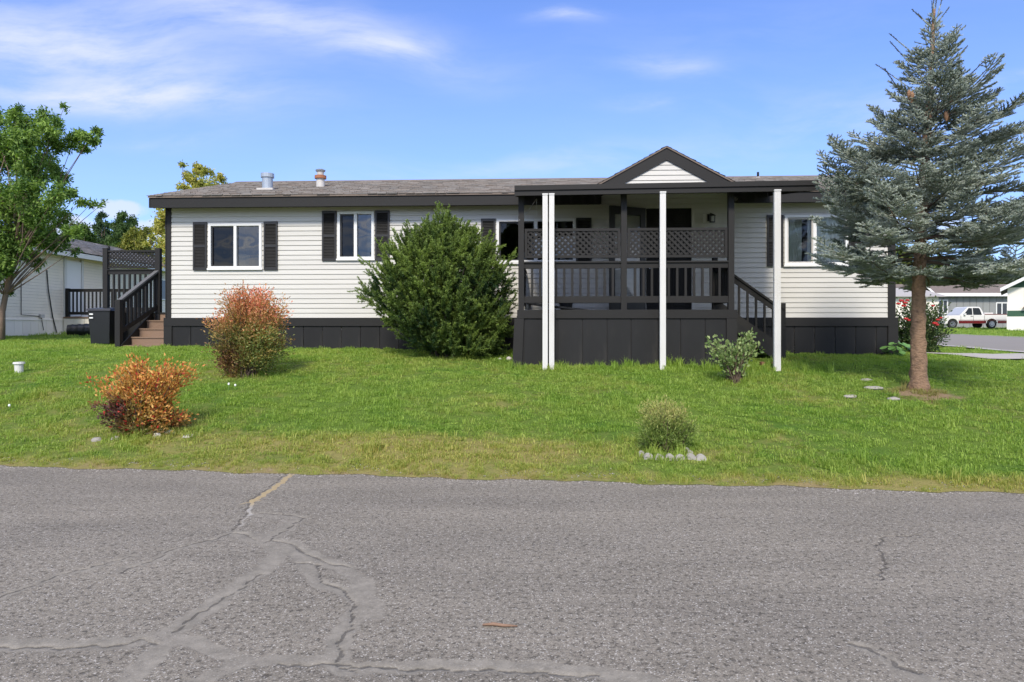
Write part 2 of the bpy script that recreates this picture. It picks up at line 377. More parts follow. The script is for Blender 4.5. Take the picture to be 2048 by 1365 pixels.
back, _ = tensor('grass_verge', np.unique(np.concatenate([np.linspace(-900, -60, 8), np.linspace(-60, 60, 41), np.linspace(60, 900, 8)])), np.array([-900, -300, -100, -50, -30, -20, -15, -12, -9.5]), M_lawn,
                 lambda x, y: .02 + .0 * x)

def seg_dist(px, py, pts):
    d = np.full(px.shape, 1e9)
    for (ax, ay), (bx_, by_) in zip(pts[:-1], pts[1:]):
        vx, vy = bx_ - ax, by_ - ay; L2 = vx * vx + vy * vy + 1e-9
        t = np.clip(((px - ax) * vx + (py - ay) * vy) / L2, 0, 1)
        d = np.minimum(d, np.hypot(px - ax - t * vx, py - ay - t * vy))
    return d
def road_px(lst): return [((u - 1024) / F * (1.5 * F / (v - HZ)), 1.5 * F / (v - HZ)) for u, v in lst]
SEAL = [([(545, 1082), (556, 1105), (540, 1132), (500, 1156), (462, 1180), (430, 1208), (395, 1232), (355, 1256), (325, 1272), (270, 1284), (200, 1288), (120, 1292), (0, 1288), (-60, 1290)], .040, .8),
        ([(560, 1082), (590, 1092), (640, 1120), (690, 1138), (722, 1165), (740, 1200), (752, 1228), (705, 1232), (690, 1262), (676, 1290), (672, 1325), (690, 1338), (800, 1334), (900, 1332), (1000, 1334), (1100, 1338), (1200, 1348), (1300, 1362)], .036, .8),
        ([(575, 1095), (610, 1125), (620, 1150), (650, 1172), (690, 1180), (715, 1205), (720, 1228)], .032, .7),
        ([(345, 1276), (400, 1288), (440, 1305), (480, 1320), (560, 1322), (670, 1320)], .028, .9),
        ([(340, 1280), (310, 1305), (285, 1335), (250, 1370)], .035, 1.0), ([(485, 1322), (440, 1342), (390, 1372)], .03, .9),
        ([(1720, 1290), (1765, 1312), (1800, 1345), (1830, 1352), (1900, 1375)], .035, .5), ([(0, 1196), (60, 1172), (130, 1148), (200, 1132), (265, 1112)], .03, .5),
        ([(470, 1064), (420, 1082), (345, 1100), (320, 1118), (240, 1140)], .03, .5), ([(500, 1028), (600, 1035), (545, 1075), (470, 1068)], .06, .45), ([(470, 1068), (540, 1085)], .06, .5)]
CRACK = [[(574, 946), (551, 966), (526, 984), (497, 1002), (492, 1030), (466, 1060)], [(470, 1062), (430, 1078), (345, 1098), (320, 1115), (240, 1145)], [(265, 1112), (200, 1130), (130, 1147), (60, 1172), (-10, 1198)],
         [(500, 1027), (560, 1028), (608, 1035), (580, 1055), (530, 1085)], [(460, 1066), (490, 1068), (512, 1080)], [(540, 1080), (580, 1088), (600, 1100), (650, 1125), (700, 1135)],
         [(590, 1125), (640, 1130), (640, 1165), (690, 1180), (708, 1215), (700, 1260), (675, 1290), (680, 1335), (720, 1342)], [(520, 1150), (470, 1185), (400, 1225), (350, 1262)],
         [(-10, 1294), (120, 1296), (240, 1290), (290, 1278), (320, 1290)], [(560, 1330), (670, 1328), (800, 1338), (1000, 1341), (1200, 1354)], [(1840, 1070), (1765, 1074), (1755, 1090), (1768, 1120), (1762, 1160)], [(1700, 1285), (1740, 1295), (1790, 1330), (1850, 1350)]]
FILL = [([(588, 944), (560, 968), (535, 985), (505, 1003)], .03), ([(480, 1008), (520, 1002)], .012), ([(503, 1003), (499, 1030)], .016), ([(499, 1030), (480, 1052)], .007)]
def road_mat():
    m = bpy.data.materials.new('asphalt'); m.use_nodes = True; t = m.node_tree; N = NT(t); b = t.nodes['Principled BSDF']
    P = N.n('ShaderNodeNewGeometry', out='Position'); A = lambda nm: N.n('ShaderNodeAttribute', out='Fac', attribute_name=nm)
    seal, crack, fill = A('seal'), A('crack'), A('fill')
    vo = t.nodes.new('ShaderNodeTexVoronoi'); N.put(vo.inputs['Vector'], P); vo.inputs['Scale'].default_value = 150
    vc = N.n('ShaderNodeSeparateColor', {0: vo.outputs['Color']}, None)
    big = N.noise(P, .55, 4, .6); mid = N.noise(N.scale(P, (.35, 1.8, 1)), 1.6, 5, .6); sml = N.noise(P, 30, 4, .75)
    pit = N.ramp(sml, .5, .36)
    v = N.m('ADD', .74, N.m('MULTIPLY', vc.outputs[0], .46)); v = N.m('MULTIPLY', v, N.m('SUBTRACT', 1.0, N.m('MULTIPLY', pit, .55)))
    v = N.m('MULTIPLY', v, N.m('ADD', .70, N.m('MULTIPLY', mid, .6)))
    hi = N.ramp(vc.outputs[1], .90, .97)
    base = N.mix(big, (.200, .181, .148), (.268, .243, .196)); big2 = N.ramp(N.noise(N.scale(P, (.25, .9, 1)), .9, 4, .55), .35, .7)
    base = N.mix(N.m('MULTIPLY', big2, .35), base, (.11, .104, .094))
    base = N.mix(vc.outputs[2], base, N.mix(.5, base, (.19, .160, .128)))
    c = N.mix(1.0, base, N.n('ShaderNodeCombineXYZ', {0: v, 1: v, 2: v}), 'MULTIPLY')
    c = N.mix(N.m('MULTIPLY', hi, .5), c, (.60, .57, .52))
    # stripes of wear along the road
    sf = N.ramp(N.m('ADD', seal, N.m('MULTIPLY', N.m('SUBTRACT', N.noise(P, 7, 5, .7), .5), .4)), .18, .55)
    sealc = N.mix(N.ramp(N.noise(P, 9, 6, .7), .3, .7), (.175, .160, .132), (.275, .250, .207))
    c = N.mix(N.m('MULTIPLY', sf, N.m('ADD', .62, N.m('MULTIPLY', N.ramp(N.noise(P, 3.5, 5, .6), .35, .65), .33))), c, sealc)
    cf = N.ramp(N.m('ADD', crack, N.m('MULTIPLY', N.m('SUBTRACT', N.noise(P, 22, 4, .7), .5), 1.3)), .38, .8)
    c = N.mix(N.m('MULTIPLY', cf, .55), c, (.028, .026, .024))
    ff = N.ramp(N.m('ADD', fill, N.m('MULTIPLY', N.m('SUBTRACT', N.noise(P, 14, 4, .7), .5), .9)), .35, .6)
    yb = N.ramp(N.n('ShaderNodeSeparateXYZ', {0: P}, None).outputs[1], 5.55, 5.8)
    c = N.mix(N.m('MULTIPLY', ff, .9), c, N.mix(N.noise(P, 40, 4, .7), N.mix(yb, (.25, .23, .20), (.27, .20, .10)), N.mix(yb, (.42, .40, .36), (.48, .38, .22))))
    N.put(b.inputs['Base Color'], c); b.inputs['Roughness'].default_value = .88; b.inputs['Specular IOR Level'].default_value = .25
    h = N.m('ADD', N.m('MULTIPLY', N.m('ADD', vo.outputs['Distance'], N.m('MULTIPLY', pit, -1.2)), N.m('SUBTRACT', 1.0, N.m('MULTIPLY', sf, .8))), N.m('MULTIPLY', cf, -3.0))
    N.put(b.inputs['Normal'], N.n('ShaderNodeBump', {'Height': h, 'Strength': .45, 'Distance': .005}))
    return m
M_road = road_mat()
Xr = np.unique(np.concatenate([np.linspace(-900, -60, 8), np.linspace(-60, -6, 30), np.linspace(-6, 6, 760), np.linspace(6, 60, 30), np.linspace(60, 900, 8)]))
Yr = np.concatenate([np.array([-10.2, -7]), -np.geomspace(4.6, .62, 3)[1:1], np.linspace(-5, .12, 360)])
road, RV = tensor('road', Xr, Yr, M_road, lambda x, y: np.zeros_like(x))
wx = RV[:, 0] + .008 * np.sin(RV[:, 1] * 23 + RV[:, 0] * 6) + .007 * np.sin(RV[:, 1] * 51 + RV[:, 0] * 37)
wy = RV[:, 1] + .008 * np.sin(RV[:, 0] * 27 + 1.3) + .007 * np.sin(RV[:, 0] * 61 + RV[:, 1] * 31)
near = (np.abs(RV[:, 0]) < 6.2) & (RV[:, 1] > 1) & (RV[:, 1] < 9)
seal = np.zeros(len(RV), np.float32); crack = seal.copy(); fill = seal.copy()
for pts, w, k in SEAL: seal[near] = np.maximum(seal[near], k * np.exp(-(seg_dist(wx[near], wy[near], road_px(pts)) / (w * 1.75)) ** 3))
for pts in CRACK: crack[near] = np.maximum(crack[near], np.exp(-(seg_dist(wx[near], wy[near], road_px(pts)) / .011) ** 2))
for pts, w in FILL: fill[near] = np.maximum(fill[near], np.exp(-(seg_dist(wx[near], wy[near], road_px(pts)) / w) ** 4))
for nm, arr in (('seal', seal), ('crack', crack), ('fill', fill)):
    a_ = road.data.attributes.new(nm, 'FLOAT', 'POINT'); a_.data.foreach_set('value', arr)
vv = np.empty(len(RV) * 3, np.float32); road.data.vertices.foreach_get('co', vv); vv = vv.reshape(-1, 3); vv[:, 2] -= crack * .006; road.data.vertices.foreach_set('co', vv.ravel())

def sheet(name, poly, m, dz, kind='structure', nseg=12):
    """a strip laid on the ground: poly = left edge list and right edge list"""
    L_, R_ = poly; V = []; Fc = []; k = 6
    for (a, b) in zip(L_, R_):
        for i in range(k + 1):
            x = a[0] + (b[0] - a[0]) * i / k; y = a[1] + (b[1] - a[1]) * i / k; V.append((x, y, float(zl(x, y)) + dz))
    for j in range(len(L_) - 1):
        for i in range(k): q = j * (k + 1) + i; Fc.append((q, q + 1, q + k + 2, q + k + 1))
    o = fast(name, V, Fc, m); o['kind'] = kind; return o
M_street = mat('street_asphalt', (.225, .202, .17), .9, .12, 1.2, .004, 60)
ys = np.linspace(9, 90, 60)
sheet('side_street', ([(11.2 + .2 * (y - 15), y) for y in ys], [(18.2 + .2 * (y - 15), y) for y in ys]), M_street, .022)
sheet('kerb', ([(10.95 + .2 * (y - 15), y) for y in ys], [(11.22 + .2 * (y - 15), y) for y in ys]), M_conc, .034)
sheet('kerb', ([(18.18 + .2 * (y - 15), y) for y in ys], [(18.5 + .2 * (y - 15), y) for y in ys]), M_conc, .034)
ys = np.linspace(12.4, 14.2, 8)
sheet('sidewalk', ([(8.6 - .12 * (y - 12.9), y) for y in ys], [(10.6 + .1 * (y - 12.4), y) for y in ys]), M_conc, .024)
M_needle = mat('needle_litter', (.26, .16, .08), .95, .45, 30, .02, 50)

# ------------------------------------------------------------------ the house
house = thing_h('mobile_home', 'long white sided mobile home with charcoal trim, dark skirting and black shutters', 'house', 0, 0, .93)
ZB, ZT = 1.645, 3.945
WINS = [  # u0,u1 (frame), v0,v1, mullion u, shutters
    dict(u=(417, 523.5), v=(447, 538), mu=(467.5, 473), sh=[(386, 413.5), (527.5, 555)], shv=(444.5, 541)),
    dict(u=(675, 748), v=(423.5, 519), mu=(708, 714), sh=[(644, 672.5), (750, 779)], shv=(422, 522)),
    dict(u=(993, 1151), v=(438, 526), mu=(1068, 1075), sh=[(962, 991), (1152.5, 1183)], shv=(437, 528)),
    dict(u=(1569, 1696), v=(430, 531), mu=(1626, 1633), sh=[(1534, 1567), (1698, 1730)], shv=(430, 533))]
opens = []
for w in WINS:
    um = sum(w['u']) / 2; w['s0'], w['s1'] = S(w['u'][0], -.03), S(w['u'][1], -.03)
    w['z1'], w['z0'] = ZV(w['v'][0], um, -.03), ZV(w['v'][1], um, -.03); w['m0'], w['m1'] = S(w['mu'][0], -.03), S(w['mu'][1], -.03)
    opens.append((w['s0'] + .03, w['s1'] - .03, w['z0'] + .03, w['z1'] - .03))
DS0, DS1, DZ0, DZ1 = S(1292, 0), S(1383, 0), 1.70, ZV(417, 1330, 0)
opens.append((DS0 - .02, DS1 + .02, DZ0, DZ1 + .02))
def cut(s0, s1, z0, z1, opens_):
    zc = (z0 + z1) / 2; spans = [(s0, s1)]
    for a, b, c, d in opens_:
        if c < zc < d:
            spans = [q for p in spans for q in ((p[0], min(p[1], a)), (max(p[0], b), p[1])) if q[1] - q[0] > .02]
    return spans
def board(name, s0, s1, z0, h, t, m, parent, slope=0.0, c0=None):
    k = slope * h
    prof = [(0, 0), (-.020, 0), (-.014, h * .85), (-.001, h * .88), (-.001, h)]
    V = []
    for side, s_ in ((0, s0), (1, s1)):
        sg = 1 if side == 0 else -1
        for (y, z) in prof: V.append((s_ + sg * slope * z, t + y, z0 + z))
    n = len(prof); Fc = [(i, i + 1, n + i + 1, n + i) for i in range(n - 1)] + [tuple(range(n))[::-1], tuple(range(n, 2 * n))]
    mb = MB(); mb.add(V, Fc)
    return mb.build(name, m, parent)
NC = 23; ch = (ZT - ZB) / NC
GS0, GS1 = S(1200, 0), S(1467, 0)
gap = S(1332, -.3); GA = gap; GZ = ZV(298, 1332, -.3); GSL = .545
for i in range(NC):
    z0 = ZB + i * ch
    for a, b in cut(.09, HL - .13, z0, z0 + ch, opens): board('siding_board', a, b, z0, ch, -.002, M_side, house)
# gable siding above the porch
OVG = -.325
i = 0; z0 = ZT
while z0 < GZ - .22:
    half = min((GZ - .14 - z0) / GSL, 1.5)
    a, b = max(GA - half, GS0 - .0), min(GA + half, GS1 + .0)
    sl = 1 / GSL if GA - half > GS0 else 0
    if b - a > .1: board('siding_board', a, b, z0, min(ch, (b - a) / 2 * GSL * .95 if sl else ch), -.002 if z0 < 4.1 else OVG, M_side, house, sl)
    z0 += ch
MB().slab([(GA - 1.55, OVG + .002, 4.13), (GA + 1.55, OVG + .002, 4.13), (GA, OVG + .002, GZ - .05)], (0, .3, 0)).build('gable_backing', M_sheath, house)
# wall sheathing with real openings
ss = sorted({0.0, HL} | {o[0] for o in opens} | {o[1] for o in opens}); zs = sorted({1.0, 4.1} | {o[2] for o in opens} | {o[3] for o in opens})
mb = MB()
for a, b in zip(ss[:-1], ss[1:]):
    for c, d in zip(zs[:-1], zs[1:]):
        sc_, zc_ = (a + b) / 2, (c + d) / 2
        if not any(o[0] < sc_ < o[1] and o[2] < zc_ < o[3] for o in opens): mb.box(a, b, .0, .10, c, d)
W2 = 7.3
mb.box(0, .1, .1, W2, 1.0, 4.05); mb.box(HL - .1, HL, .1, W2, 1.0, 4.05); mb.box(.1, HL - .1, W2 - .1, W2, 1.0, 4.05)
mb.slab([(0.005, .1, 4.05), (0.005, W2, 4.05), (.005, W2 / 2, 5.05)], (.08, 0, 0)); mb.slab([(HL - .085, .1, 4.05), (HL - .085, W2, 4.05), (HL - .085, W2 / 2, 5.05)], (.08, 0, 0))
mb.build('wall', M_sheath, house)
ZG = .80
side_l = MB()
for i in range(NC): side_l.box(-.016, -.001, .0, W2, ZB + i * ch, ZB + (i + .93) * ch); side_l.box(HL + .001, HL + .016, 0, W2, ZB + i * ch, ZB + (i + .93) * ch)
tag(side_l.build('end_wall_siding', M_side, house), kind='stuff')
room = MB(); room.box(.1, HL - .1, 3.4, 3.45, 1.7, 4.0); room.box(.1, HL - .1, .1, 3.4, 1.62, 1.66); room.box(.1, HL - .1, .1, 3.4, 4.06, 4.1)
for w_ in (4.2, 8.2, 12.0): room.box(w_, w_ + .1, .1, 3.4, 1.66, 4.06)
room.build('interior', M_room, house)
# corner boards
bx('corner_board', M_charh, house, -.02, .09, -.03, -.002, ZB, ZT); bx('corner_board', M_charh, house, HL - .13, HL + .02, -.03, -.002, ZB, ZT)
bx('corner_board', M_charh, house, -.035, -.005, -.03, .09, ZB, ZT)
# skirting
bx('skirt_rail', M_charh, house, -.06, HL + .06, -.05, -.003, 1.475, ZB)
mb = MB(); mb.box(-.02, HL + .02, .0, .03, .7, 1.475); mb.box(-.05, -.02, 0, W2, .7, ZB); mb.box(HL + .02, HL + .05, 0, W2, .7, ZB); mb.build('skirt_backing', M_dark, house)
bx('corner_board', M_charh, house, -.06, .11, -.045, -.001, .8, 1.475); bx('corner_board', M_charh, house, HL - .13, HL + .06, -.045, -.001, .7, 1.475)
x = .115
while x < HL - .14:
    w_ = min(.385, HL - .135 - x)
    if w_ > .03: bx('skirt_panel', M_dark, house, x, x + w_, -.022, -.001, .7, 1.472)
    x += .398
bx('skirt_base', M_charh, house, 8.5, HL + .055, -.042, -.0225, .70, .935)
# windows and shutters
for n_, w in enumerate(WINS):
    s0, s1, z0, z1 = w['s0'], w['s1'], w['z0'], w['z1']; tf = .052
    fr = MB(); fr.box(s0, s1, -.045, .04, z1 - tf, z1); fr.box(s0, s1, -.045, .04, z0, z0 + tf); fr.box(s0, s0 + tf, -.045, .04, z0 + tf, z1 - tf); fr.box(s1 - tf, s1, -.045, .04, z0 + tf, z1 - tf)
    fr.box(w['m0'], w['m1'], -.04, .04, z0 + tf, z1 - tf)
    wf = fr.build('window', M_white, house)
    for j, (a, b) in enumerate(((s0 + tf, w['m0']), (w['m1'], s1 - tf))):
        MB().add([(a, .01, z0 + tf), (b, .01, z0 + tf), (b, .01, z1 - tf), (a, .01, z1 - tf)], [(0, 1, 2, 3)]).build('pane', M_clear if n_ == 3 else (M_screen if j == 0 else M_glass), wf)
        if j == 0:
            q = MB(); e = .022; q.box(a + .01, b, -.015, .005, z1 - tf - e - .01, z1 - tf - .01); q.box(a + .01, b, -.015, .005, z0 + tf + .004, z0 + tf + e); q.box(a + .01, a + .01 + e, -.015, .005, z0 + tf + e, z1 - tf - e - .01); q.box(b - e, b, -.015, .005, z0 + tf + e, z1 - tf - e - .01)
            q.build('screen_frame', M_shut if n_ != 3 else M_capm, wf)
    MB().box(s0 - .02, s1 + .02, -.065, -.0455, z0 - .025, z0 + .012).build('sill', M_white, wf)
    zz1, zz0 = ZV(w['shv'][0], sum(w['u']) / 2, -.03), ZV(w['shv'][1], sum(w['u']) / 2, -.03)
    for (ua, ub) in w['sh']:
        a, b = S(ua, -.04), S(ub, -.04); zm = (zz0 + zz1) / 2; e = .035
        f = MB(); f.box(a, a + e, -.05, -.018, zz0, zz1); f.box(b - e, b, -.05, -.018, zz0, zz1)
        for (p, q) in ((zz0, zz0 + .05), (zm - .025, zm + .025), (zz1 - .05, zz1)): f.box(a + e, b - e, -.05, -.018, p, q)
        f.box(a + e, b - e, -.026, -.018, zz0 + .05, zm - .025); f.box(a + e, b - e, -.026, -.018, zm + .025, zz1 - .05)
        sh = f.build('shutter', M_shut, house)
        l = MB()
        for (p, q) in ((zz0 + .05, zm - .025), (zm + .025, zz1 - .05)):
            k = int((q - p) / .03)
            for j in range(k):
                z = p + (j + .5) * (q - p) / k
                l.add([(a + e, -.046, z - .012), (b - e, -.046, z - .012), (b - e, -.028, z + .012), (a + e, -.028, z + .012), (a + e, -.027, z + .004), (b - e, -.027, z + .004)], [(0, 1, 2, 3), (0, 4, 5, 1)])
        tag(l.build('louvers', M_shut, sh), kind='stuff')
# curtains in the right window
def curtain(s0, s1, z0, z1, t):
    V = []; n = 60
    for i in range(n + 1):
        s_ = s0 + (s1 - s0) * i / n; y = t + .03 * math.sin(i * 1.15) + .012 * math.sin(i * .43)
        V += [(s_, y, z0), (s_, y * 1.0, z1)]
    MB().add(V, [(2 * i, 2 * i + 2, 2 * i + 3, 2 * i + 1) for i in range(n)]).build('curtain', M_curt, house, smooth=True)
w = WINS[3]
curtain(w['s0'], w['s0'] + .26, w['z0'] - .1, w['z1'], .16); curtain(w['s0'] + .26, w['s0'] + .42, w['z0'] - .1, w['z1'], .22); curtain(w['m0'] - .05, w['s1'] + .05, w['z0'] - .1, w['z1'], .13)
# a straw shade lamp / box standing inside the left window
q = S(485, .6); zb_ = ZV(538, 485, .6)
cb = thing_h('lampshade', 'beige drum lampshade standing inside the leftmost window', 'lamp', q, .6, zb_ - .25)
MB().tube([(q, .6, zb_ - .25), (q, .6, zb_ + .03), (q, .6, zb_ + .3)], [.17, .165, .15], 20).build('shade', mat('straw', (.75, .58, .34), .8, .2, 30), cb)
# main door and storm door
fr = MB(); fr.box(DS0 - .06, DS0, -.03, .06, DZ0, DZ1 + .06); fr.box(DS1, DS1 + .06, -.03, .06, DZ0, DZ1 + .06); fr.box(DS0, DS1, -.03, .06, DZ1, DZ1 + .06)
fr.build('door_frame', M_side, house)
dm = MB(); dm.box(DS0, DS1, .01, .05, DZ0, DZ1)
door = dm.build('door', M_char, house)
dw = DS1 - DS0
for r_, (pz0, pz1) in enumerate(((.14, .30), (.42, 1.1), (1.18, 1.78), (1.86, 2.03))):
    for c_ in (0, 1):
        a = DS0 + .12 + c_ * (dw / 2 - .04); b = a + dw / 2 - .20
        p = MB(); p.box(a, b, .002, .0098, DZ0 + pz0, DZ0 + pz0 + .02); p.box(a, b, .002, .0098, DZ0 + pz1 - .02, DZ0 + pz1); p.box(a, a + .02, .002, .0098, DZ0 + pz0 + .02, DZ0 + pz1 - .02); p.box(b - .02, b, .002, .0098, DZ0 + pz0 + .02, DZ0 + pz1 - .02)
        p.box(a + .035, b - .035, .004, .0098, DZ0 + pz0 + .035, DZ0 + pz1 - .035); p.build('door_panel', M_char, door)
MB().tube([(DS0 + .08, .01, DZ0 + .95), (DS0 + .08, -.05, DZ0 + .95)], [.03, .028], 10).build('handle', M_chrome, door)
bx('threshold', M_galv, house, DS0 - .06, DS1 + .06, -.04, .06, DZ0 - .03, DZ0)
hinge = Vector((DS0 - .02, -.035)); fe = Vector((S(1219, -.42), -.42)); dd = (fe - hinge).normalized(); nn = Vector((-dd.y, dd.x))
def dp(a, z, o=0.0): p = hinge + dd * a + nn * o; return (p.x, p.y, z)
WD = (fe - hinge).length
def dbox(m_, a0, a1, z0, z1, th=.035):
    m_.add([dp(a0, z0, -th / 2), dp(a1, z0, -th / 2), dp(a0, z0, th / 2), dp(a1, z0, th / 2), dp(a0, z1, -th / 2), dp(a1, z1, -th / 2), dp(a0, z1, th / 2), dp(a1, z1, th / 2)],
           [(0, 2, 3, 1), (4, 5, 7, 6), (0, 1, 5, 4), (2, 6, 7, 3), (0, 4, 6, 2), (1, 3, 7, 5)])
sdm = MB(); zt = DZ1 - .005; e = .12
dbox(sdm, 0, e, DZ0 + .02, zt); dbox(sdm, WD - e, WD, DZ0 + .02, zt); dbox(sdm, e, WD - e, zt - .16, zt); dbox(sdm, e, WD - e, DZ0 + .02, DZ0 + .3); dbox(sdm, e, WD - e, DZ0 + .98, DZ0 + 1.06)
sd_ = sdm.build('storm_door', M_shut, house)
for z0_, z1_ in ((DZ0 + .3, DZ0 + .98), (DZ0 + 1.06, zt - .16)):
    MB().add([dp(e, z0_), dp(WD - e, z0_), dp(WD - e, z1_), dp(e, z1_)], [(0, 1, 2, 3)]).build('pane', M_sglass, sd_)
hm = MB(); hm.bar(dp(WD - .06, DZ0 + .95, -.05), dp(WD - .06, DZ0 + 1.12, -.05), .02, .02); hm.build('handle', M_chrome, sd_)
# wall lantern
ls, lz = S(1418, -.02), ZV(438, 1421, -.02)
lan = MB(); lan.box(ls - .035, ls + .03, -.03, -.016, lz - .05, lz + .09); lan.tube([(ls, -.03, lz + .05), (ls + .02, -.09, lz + .10), (ls + .04, -.12, lz + .07)], .012, 6)
lan.tube([(ls + .04, -.12, lz + .085), (ls + .04, -.12, lz + .06), (ls + .04, -.12, lz + .04)], [.015, .06, .07], 8); lan.tube([(ls + .04, -.12, lz - .09), (ls + .04, -.12, lz - .075)], .055, 8)
for k in range(4):
    an = k * math.pi / 2 + .78; lan.bar((ls + .04 + .055 * math.cos(an), -.12 + .055 * math.sin(an), lz - .08), (ls + .04 + .06 * math.cos(an), -.12 + .06 * math.sin(an), lz + .04), .012, .012)
lo = lan.build('wall_lantern', M_blk, house)
MB().tube([(ls + .04, -.12, lz - .07), (ls + .04, -.12, lz + .035)], [.042, .046], 8).build('lantern_glass', mat('frosted_glass', (.6, .6, .56), .4, .02), lo)
bx('outlet_box', M_white, house, S(1411, 0) - .05, S(1411, 0) + .0, -.03, -.016, lz - .08, lz + .1)
# fascia, soffit, roof
OV = -.33; FZ0, FZ1 = 3.885, 4.125
bx('fascia', M_charh, house, -.18, GS0, OV - .025, OV, FZ0, FZ1); bx('fascia', M_charh, house, GS1, HL + .38, OV - .025, OV, FZ0, FZ1)
so = MB(); so.box(-.16, GS0, OV, -.003, 3.935, 3.946); so.box(GS1, HL + .36, OV, -.003, 3.935, 3.946); so.build('soffit', M_char, house)
RT0, RT1 = OV - .05, W2 / 2; RZ0, RZ1 = 4.125, 5.235; rs = (RZ1 - RZ0) / (RT1 - RT0)
def rz_(t): return RZ0 + (t - RT0) * rs
rf = MB()
rf.slab([(-.20, RT0, RZ0 - .04), (HL + .40, RT0, RZ0 - .04), (HL + .40, RT1, RZ1 - .04), (-.20, RT1, RZ1 - .04)], (0, 0, .035))
rf.slab([(-.20, RT1, RZ1 - .04), (HL + .40, RT1, RZ1 - .04), (HL + .40, 2 * RT1 - RT0, RZ0 - .04), (-.20, 2 * RT1 - RT0, RZ0 - .04)], (0, 0, .035))
roof = rf.build('roof', M_redroof, house)
for sx in (-.19, HL + .36):
    MB().slab([(sx, RT0 + .02, RZ0 - .24), (sx, RT0 + .02, RZ0 - .042), (sx, RT1, RZ1 - .042), (sx, 2 * RT1 - RT0, RZ0 - .042), (sx, 2 * RT1 - RT0, RZ0 - .24), (sx, RT1, RZ1 - .24)], (.03, 0, 0)).build('rake_board', M_charh, house)
def shingles(name, P0, eu, ev, nu_len, nv_len, nrm, parent, tabw=.24, exp_=.13, clip=None, rng=RNG, lift=1.0):
    V = []; Fc = []; Cc = []; nr = int(nv_len / exp_)
    for r_ in range(nr + 1):
        u_ = -tabw * rng.random() * 1.0
        while u_ < nu_len:
            w_ = tabw * rng.uniform(.55, 1.3); a, b = max(u_, 0), min(u_ + w_ - .008, nu_len); u_ += w_
            if b - a < .02: continue
            v0 = r_ * exp_ + rng.uniform(-.012, .012); v1 = min(v0 + exp_ * 1.15, nv_len); th = rng.uniform(.010, .020)
            if clip and not clip((a + b) / 2, v0): continue
            bs = len(V)
            for (uu, vv_, hh) in ((a, v0, .0), (b, v0, 0), (a, v0, th), (b, v0, th), (b, v1, .002), (a, v1, .002)):
                V.append(P0 + eu * uu + ev * vv_ + nrm * hh)
            Fc += [(bs, bs + 1, bs + 3, bs + 2), (bs + 2, bs + 3, bs + 4, bs + 5)]
            g = rng.uniform(.6, 1.25); warm = rng.uniform(.0, 1); c = np.array([.156, .150, .144]) * g * lift * (1 - .0) + np.array([.02, .0, -.012]) * warm
            Cc += [c] * 6
    V = np.array([tuple(v) for v in V]) - np.array(tuple(OFF.get(parent, Vector((0, 0, 0)))))
    o = fast(name, V, Fc, M_shin, parent, np.array(Cc)); o['kind'] = 'stuff'; return o
ev = Vector((0, RT1 - RT0, RZ1 - RZ0)); nl = ev.length; ev.normalize(); nr_ = Vector((0, -ev.z, ev.y))
shingles('shingles', Vector((-.22, RT0 - .015, RZ0 - .004)), Vector((1, 0, 0)), ev, HL + .64, nl + .02, nr_, roof)
MB().slab([(-.22, RT1 - .12, RZ1 - .03), (HL + .42, RT1 - .12, RZ1 - .03), (HL + .42, RT1, RZ1 + .015), (-.22, RT1, RZ1 + .015)], (0, 0, .012)).build('ridge_cap', M_redroof, roof)
# cross gable over the entrance
tb = RT0 + (GZ - RZ0) / rs; hw = (GZ - RZ0 + .02) / GSL
for sg in (-1, 1):
    g = MB(); q = [(GA + sg * hw, OV - .06, GZ - hw * GSL), (GA, OV - .06, GZ), (GA, tb, GZ)]; g.slab(q if sg > 0 else q[::-1], (0, 0, .03)); go = g.build('gable_roof', M_redroof, house)
    e1 = Vector((-sg, 0, GSL)).normalized()
    k0 = Vector((GA + sg * hw, OV - .07, GZ - hw * GSL + .032)); ln = hw / math.cos(math.atan(GSL))
    shingles('shingles', k0 if sg > 0 else k0, Vector((0, 1, 0)), e1, tb - OV, ln, Vector((sg * GSL, 0, 1)).normalized(), go, clip=lambda a, v, ln=ln: a < (tb - OV) * (v / ln) + .1)
    vt = .235
    MB().slab([(GA, OV - .04, GZ - vt), (GA, OV - .04, GZ), (GA + sg * hw, OV - .04, GZ - hw * GSL), (GA + sg * hw, OV - .04, GZ - hw * GSL - vt)], (0, .03, 0)).build('rake_board', M_charh, house)
# roof vents
def on_roof(u, v):
    best = None
    for i in range(400):
        t = RT0 + (RT1 - RT0) * i / 400; d = abs(ZV(v, u, t) - rz_(t))
        if best is None or d < best[0]: best = (d, t)
    return S(u, best[1]), best[1], rz_(best[1])
s_, t_, z_ = on_roof(535, 380); k = 1 / (F / (HO.y + t_)); h = 32 * k
v1 = thing_h('roof_vent', 'grey galvanised vent pipe with a flat collar on the roof, leftmost of the three', 'vent', s_, t_, z_)
MB().tube([(s_, t_, z_ - .05), (s_, t_, z_ + h * .75)], 10.3 * k, 20).build('pipe', M_galv, v1, smooth=False)
MB().tube([(s_, t_, z_ + h * .75), (s_, t_, z_ + h)], 12.8 * k, 20).build('cap', M_galv, v1); MB().box(s_ - .18, s_ + .18, t_ - .16, t_ + .16, z_ - .03, z_ + .012).build('flashing', M_capm, v1)
s_, t_, z_ = on_roof(641, 374); h = 37 * k
v1 = thing_h('roof_vent', 'pale chimney flue with rusty orange band and round cap on the roof', 'vent', s_, t_, z_)
MB().tube([(s_, t_, z_ - .05), (s_, t_, z_ + h * .45)], [9 * k, 8.2 * k], 18).build('pipe', M_capm, v1)
MB().tube([(s_, t_, z_ + h * .45), (s_, t_, z_ + h * .62)], 12 * k, 18).build('rust_band', M_rust, v1)
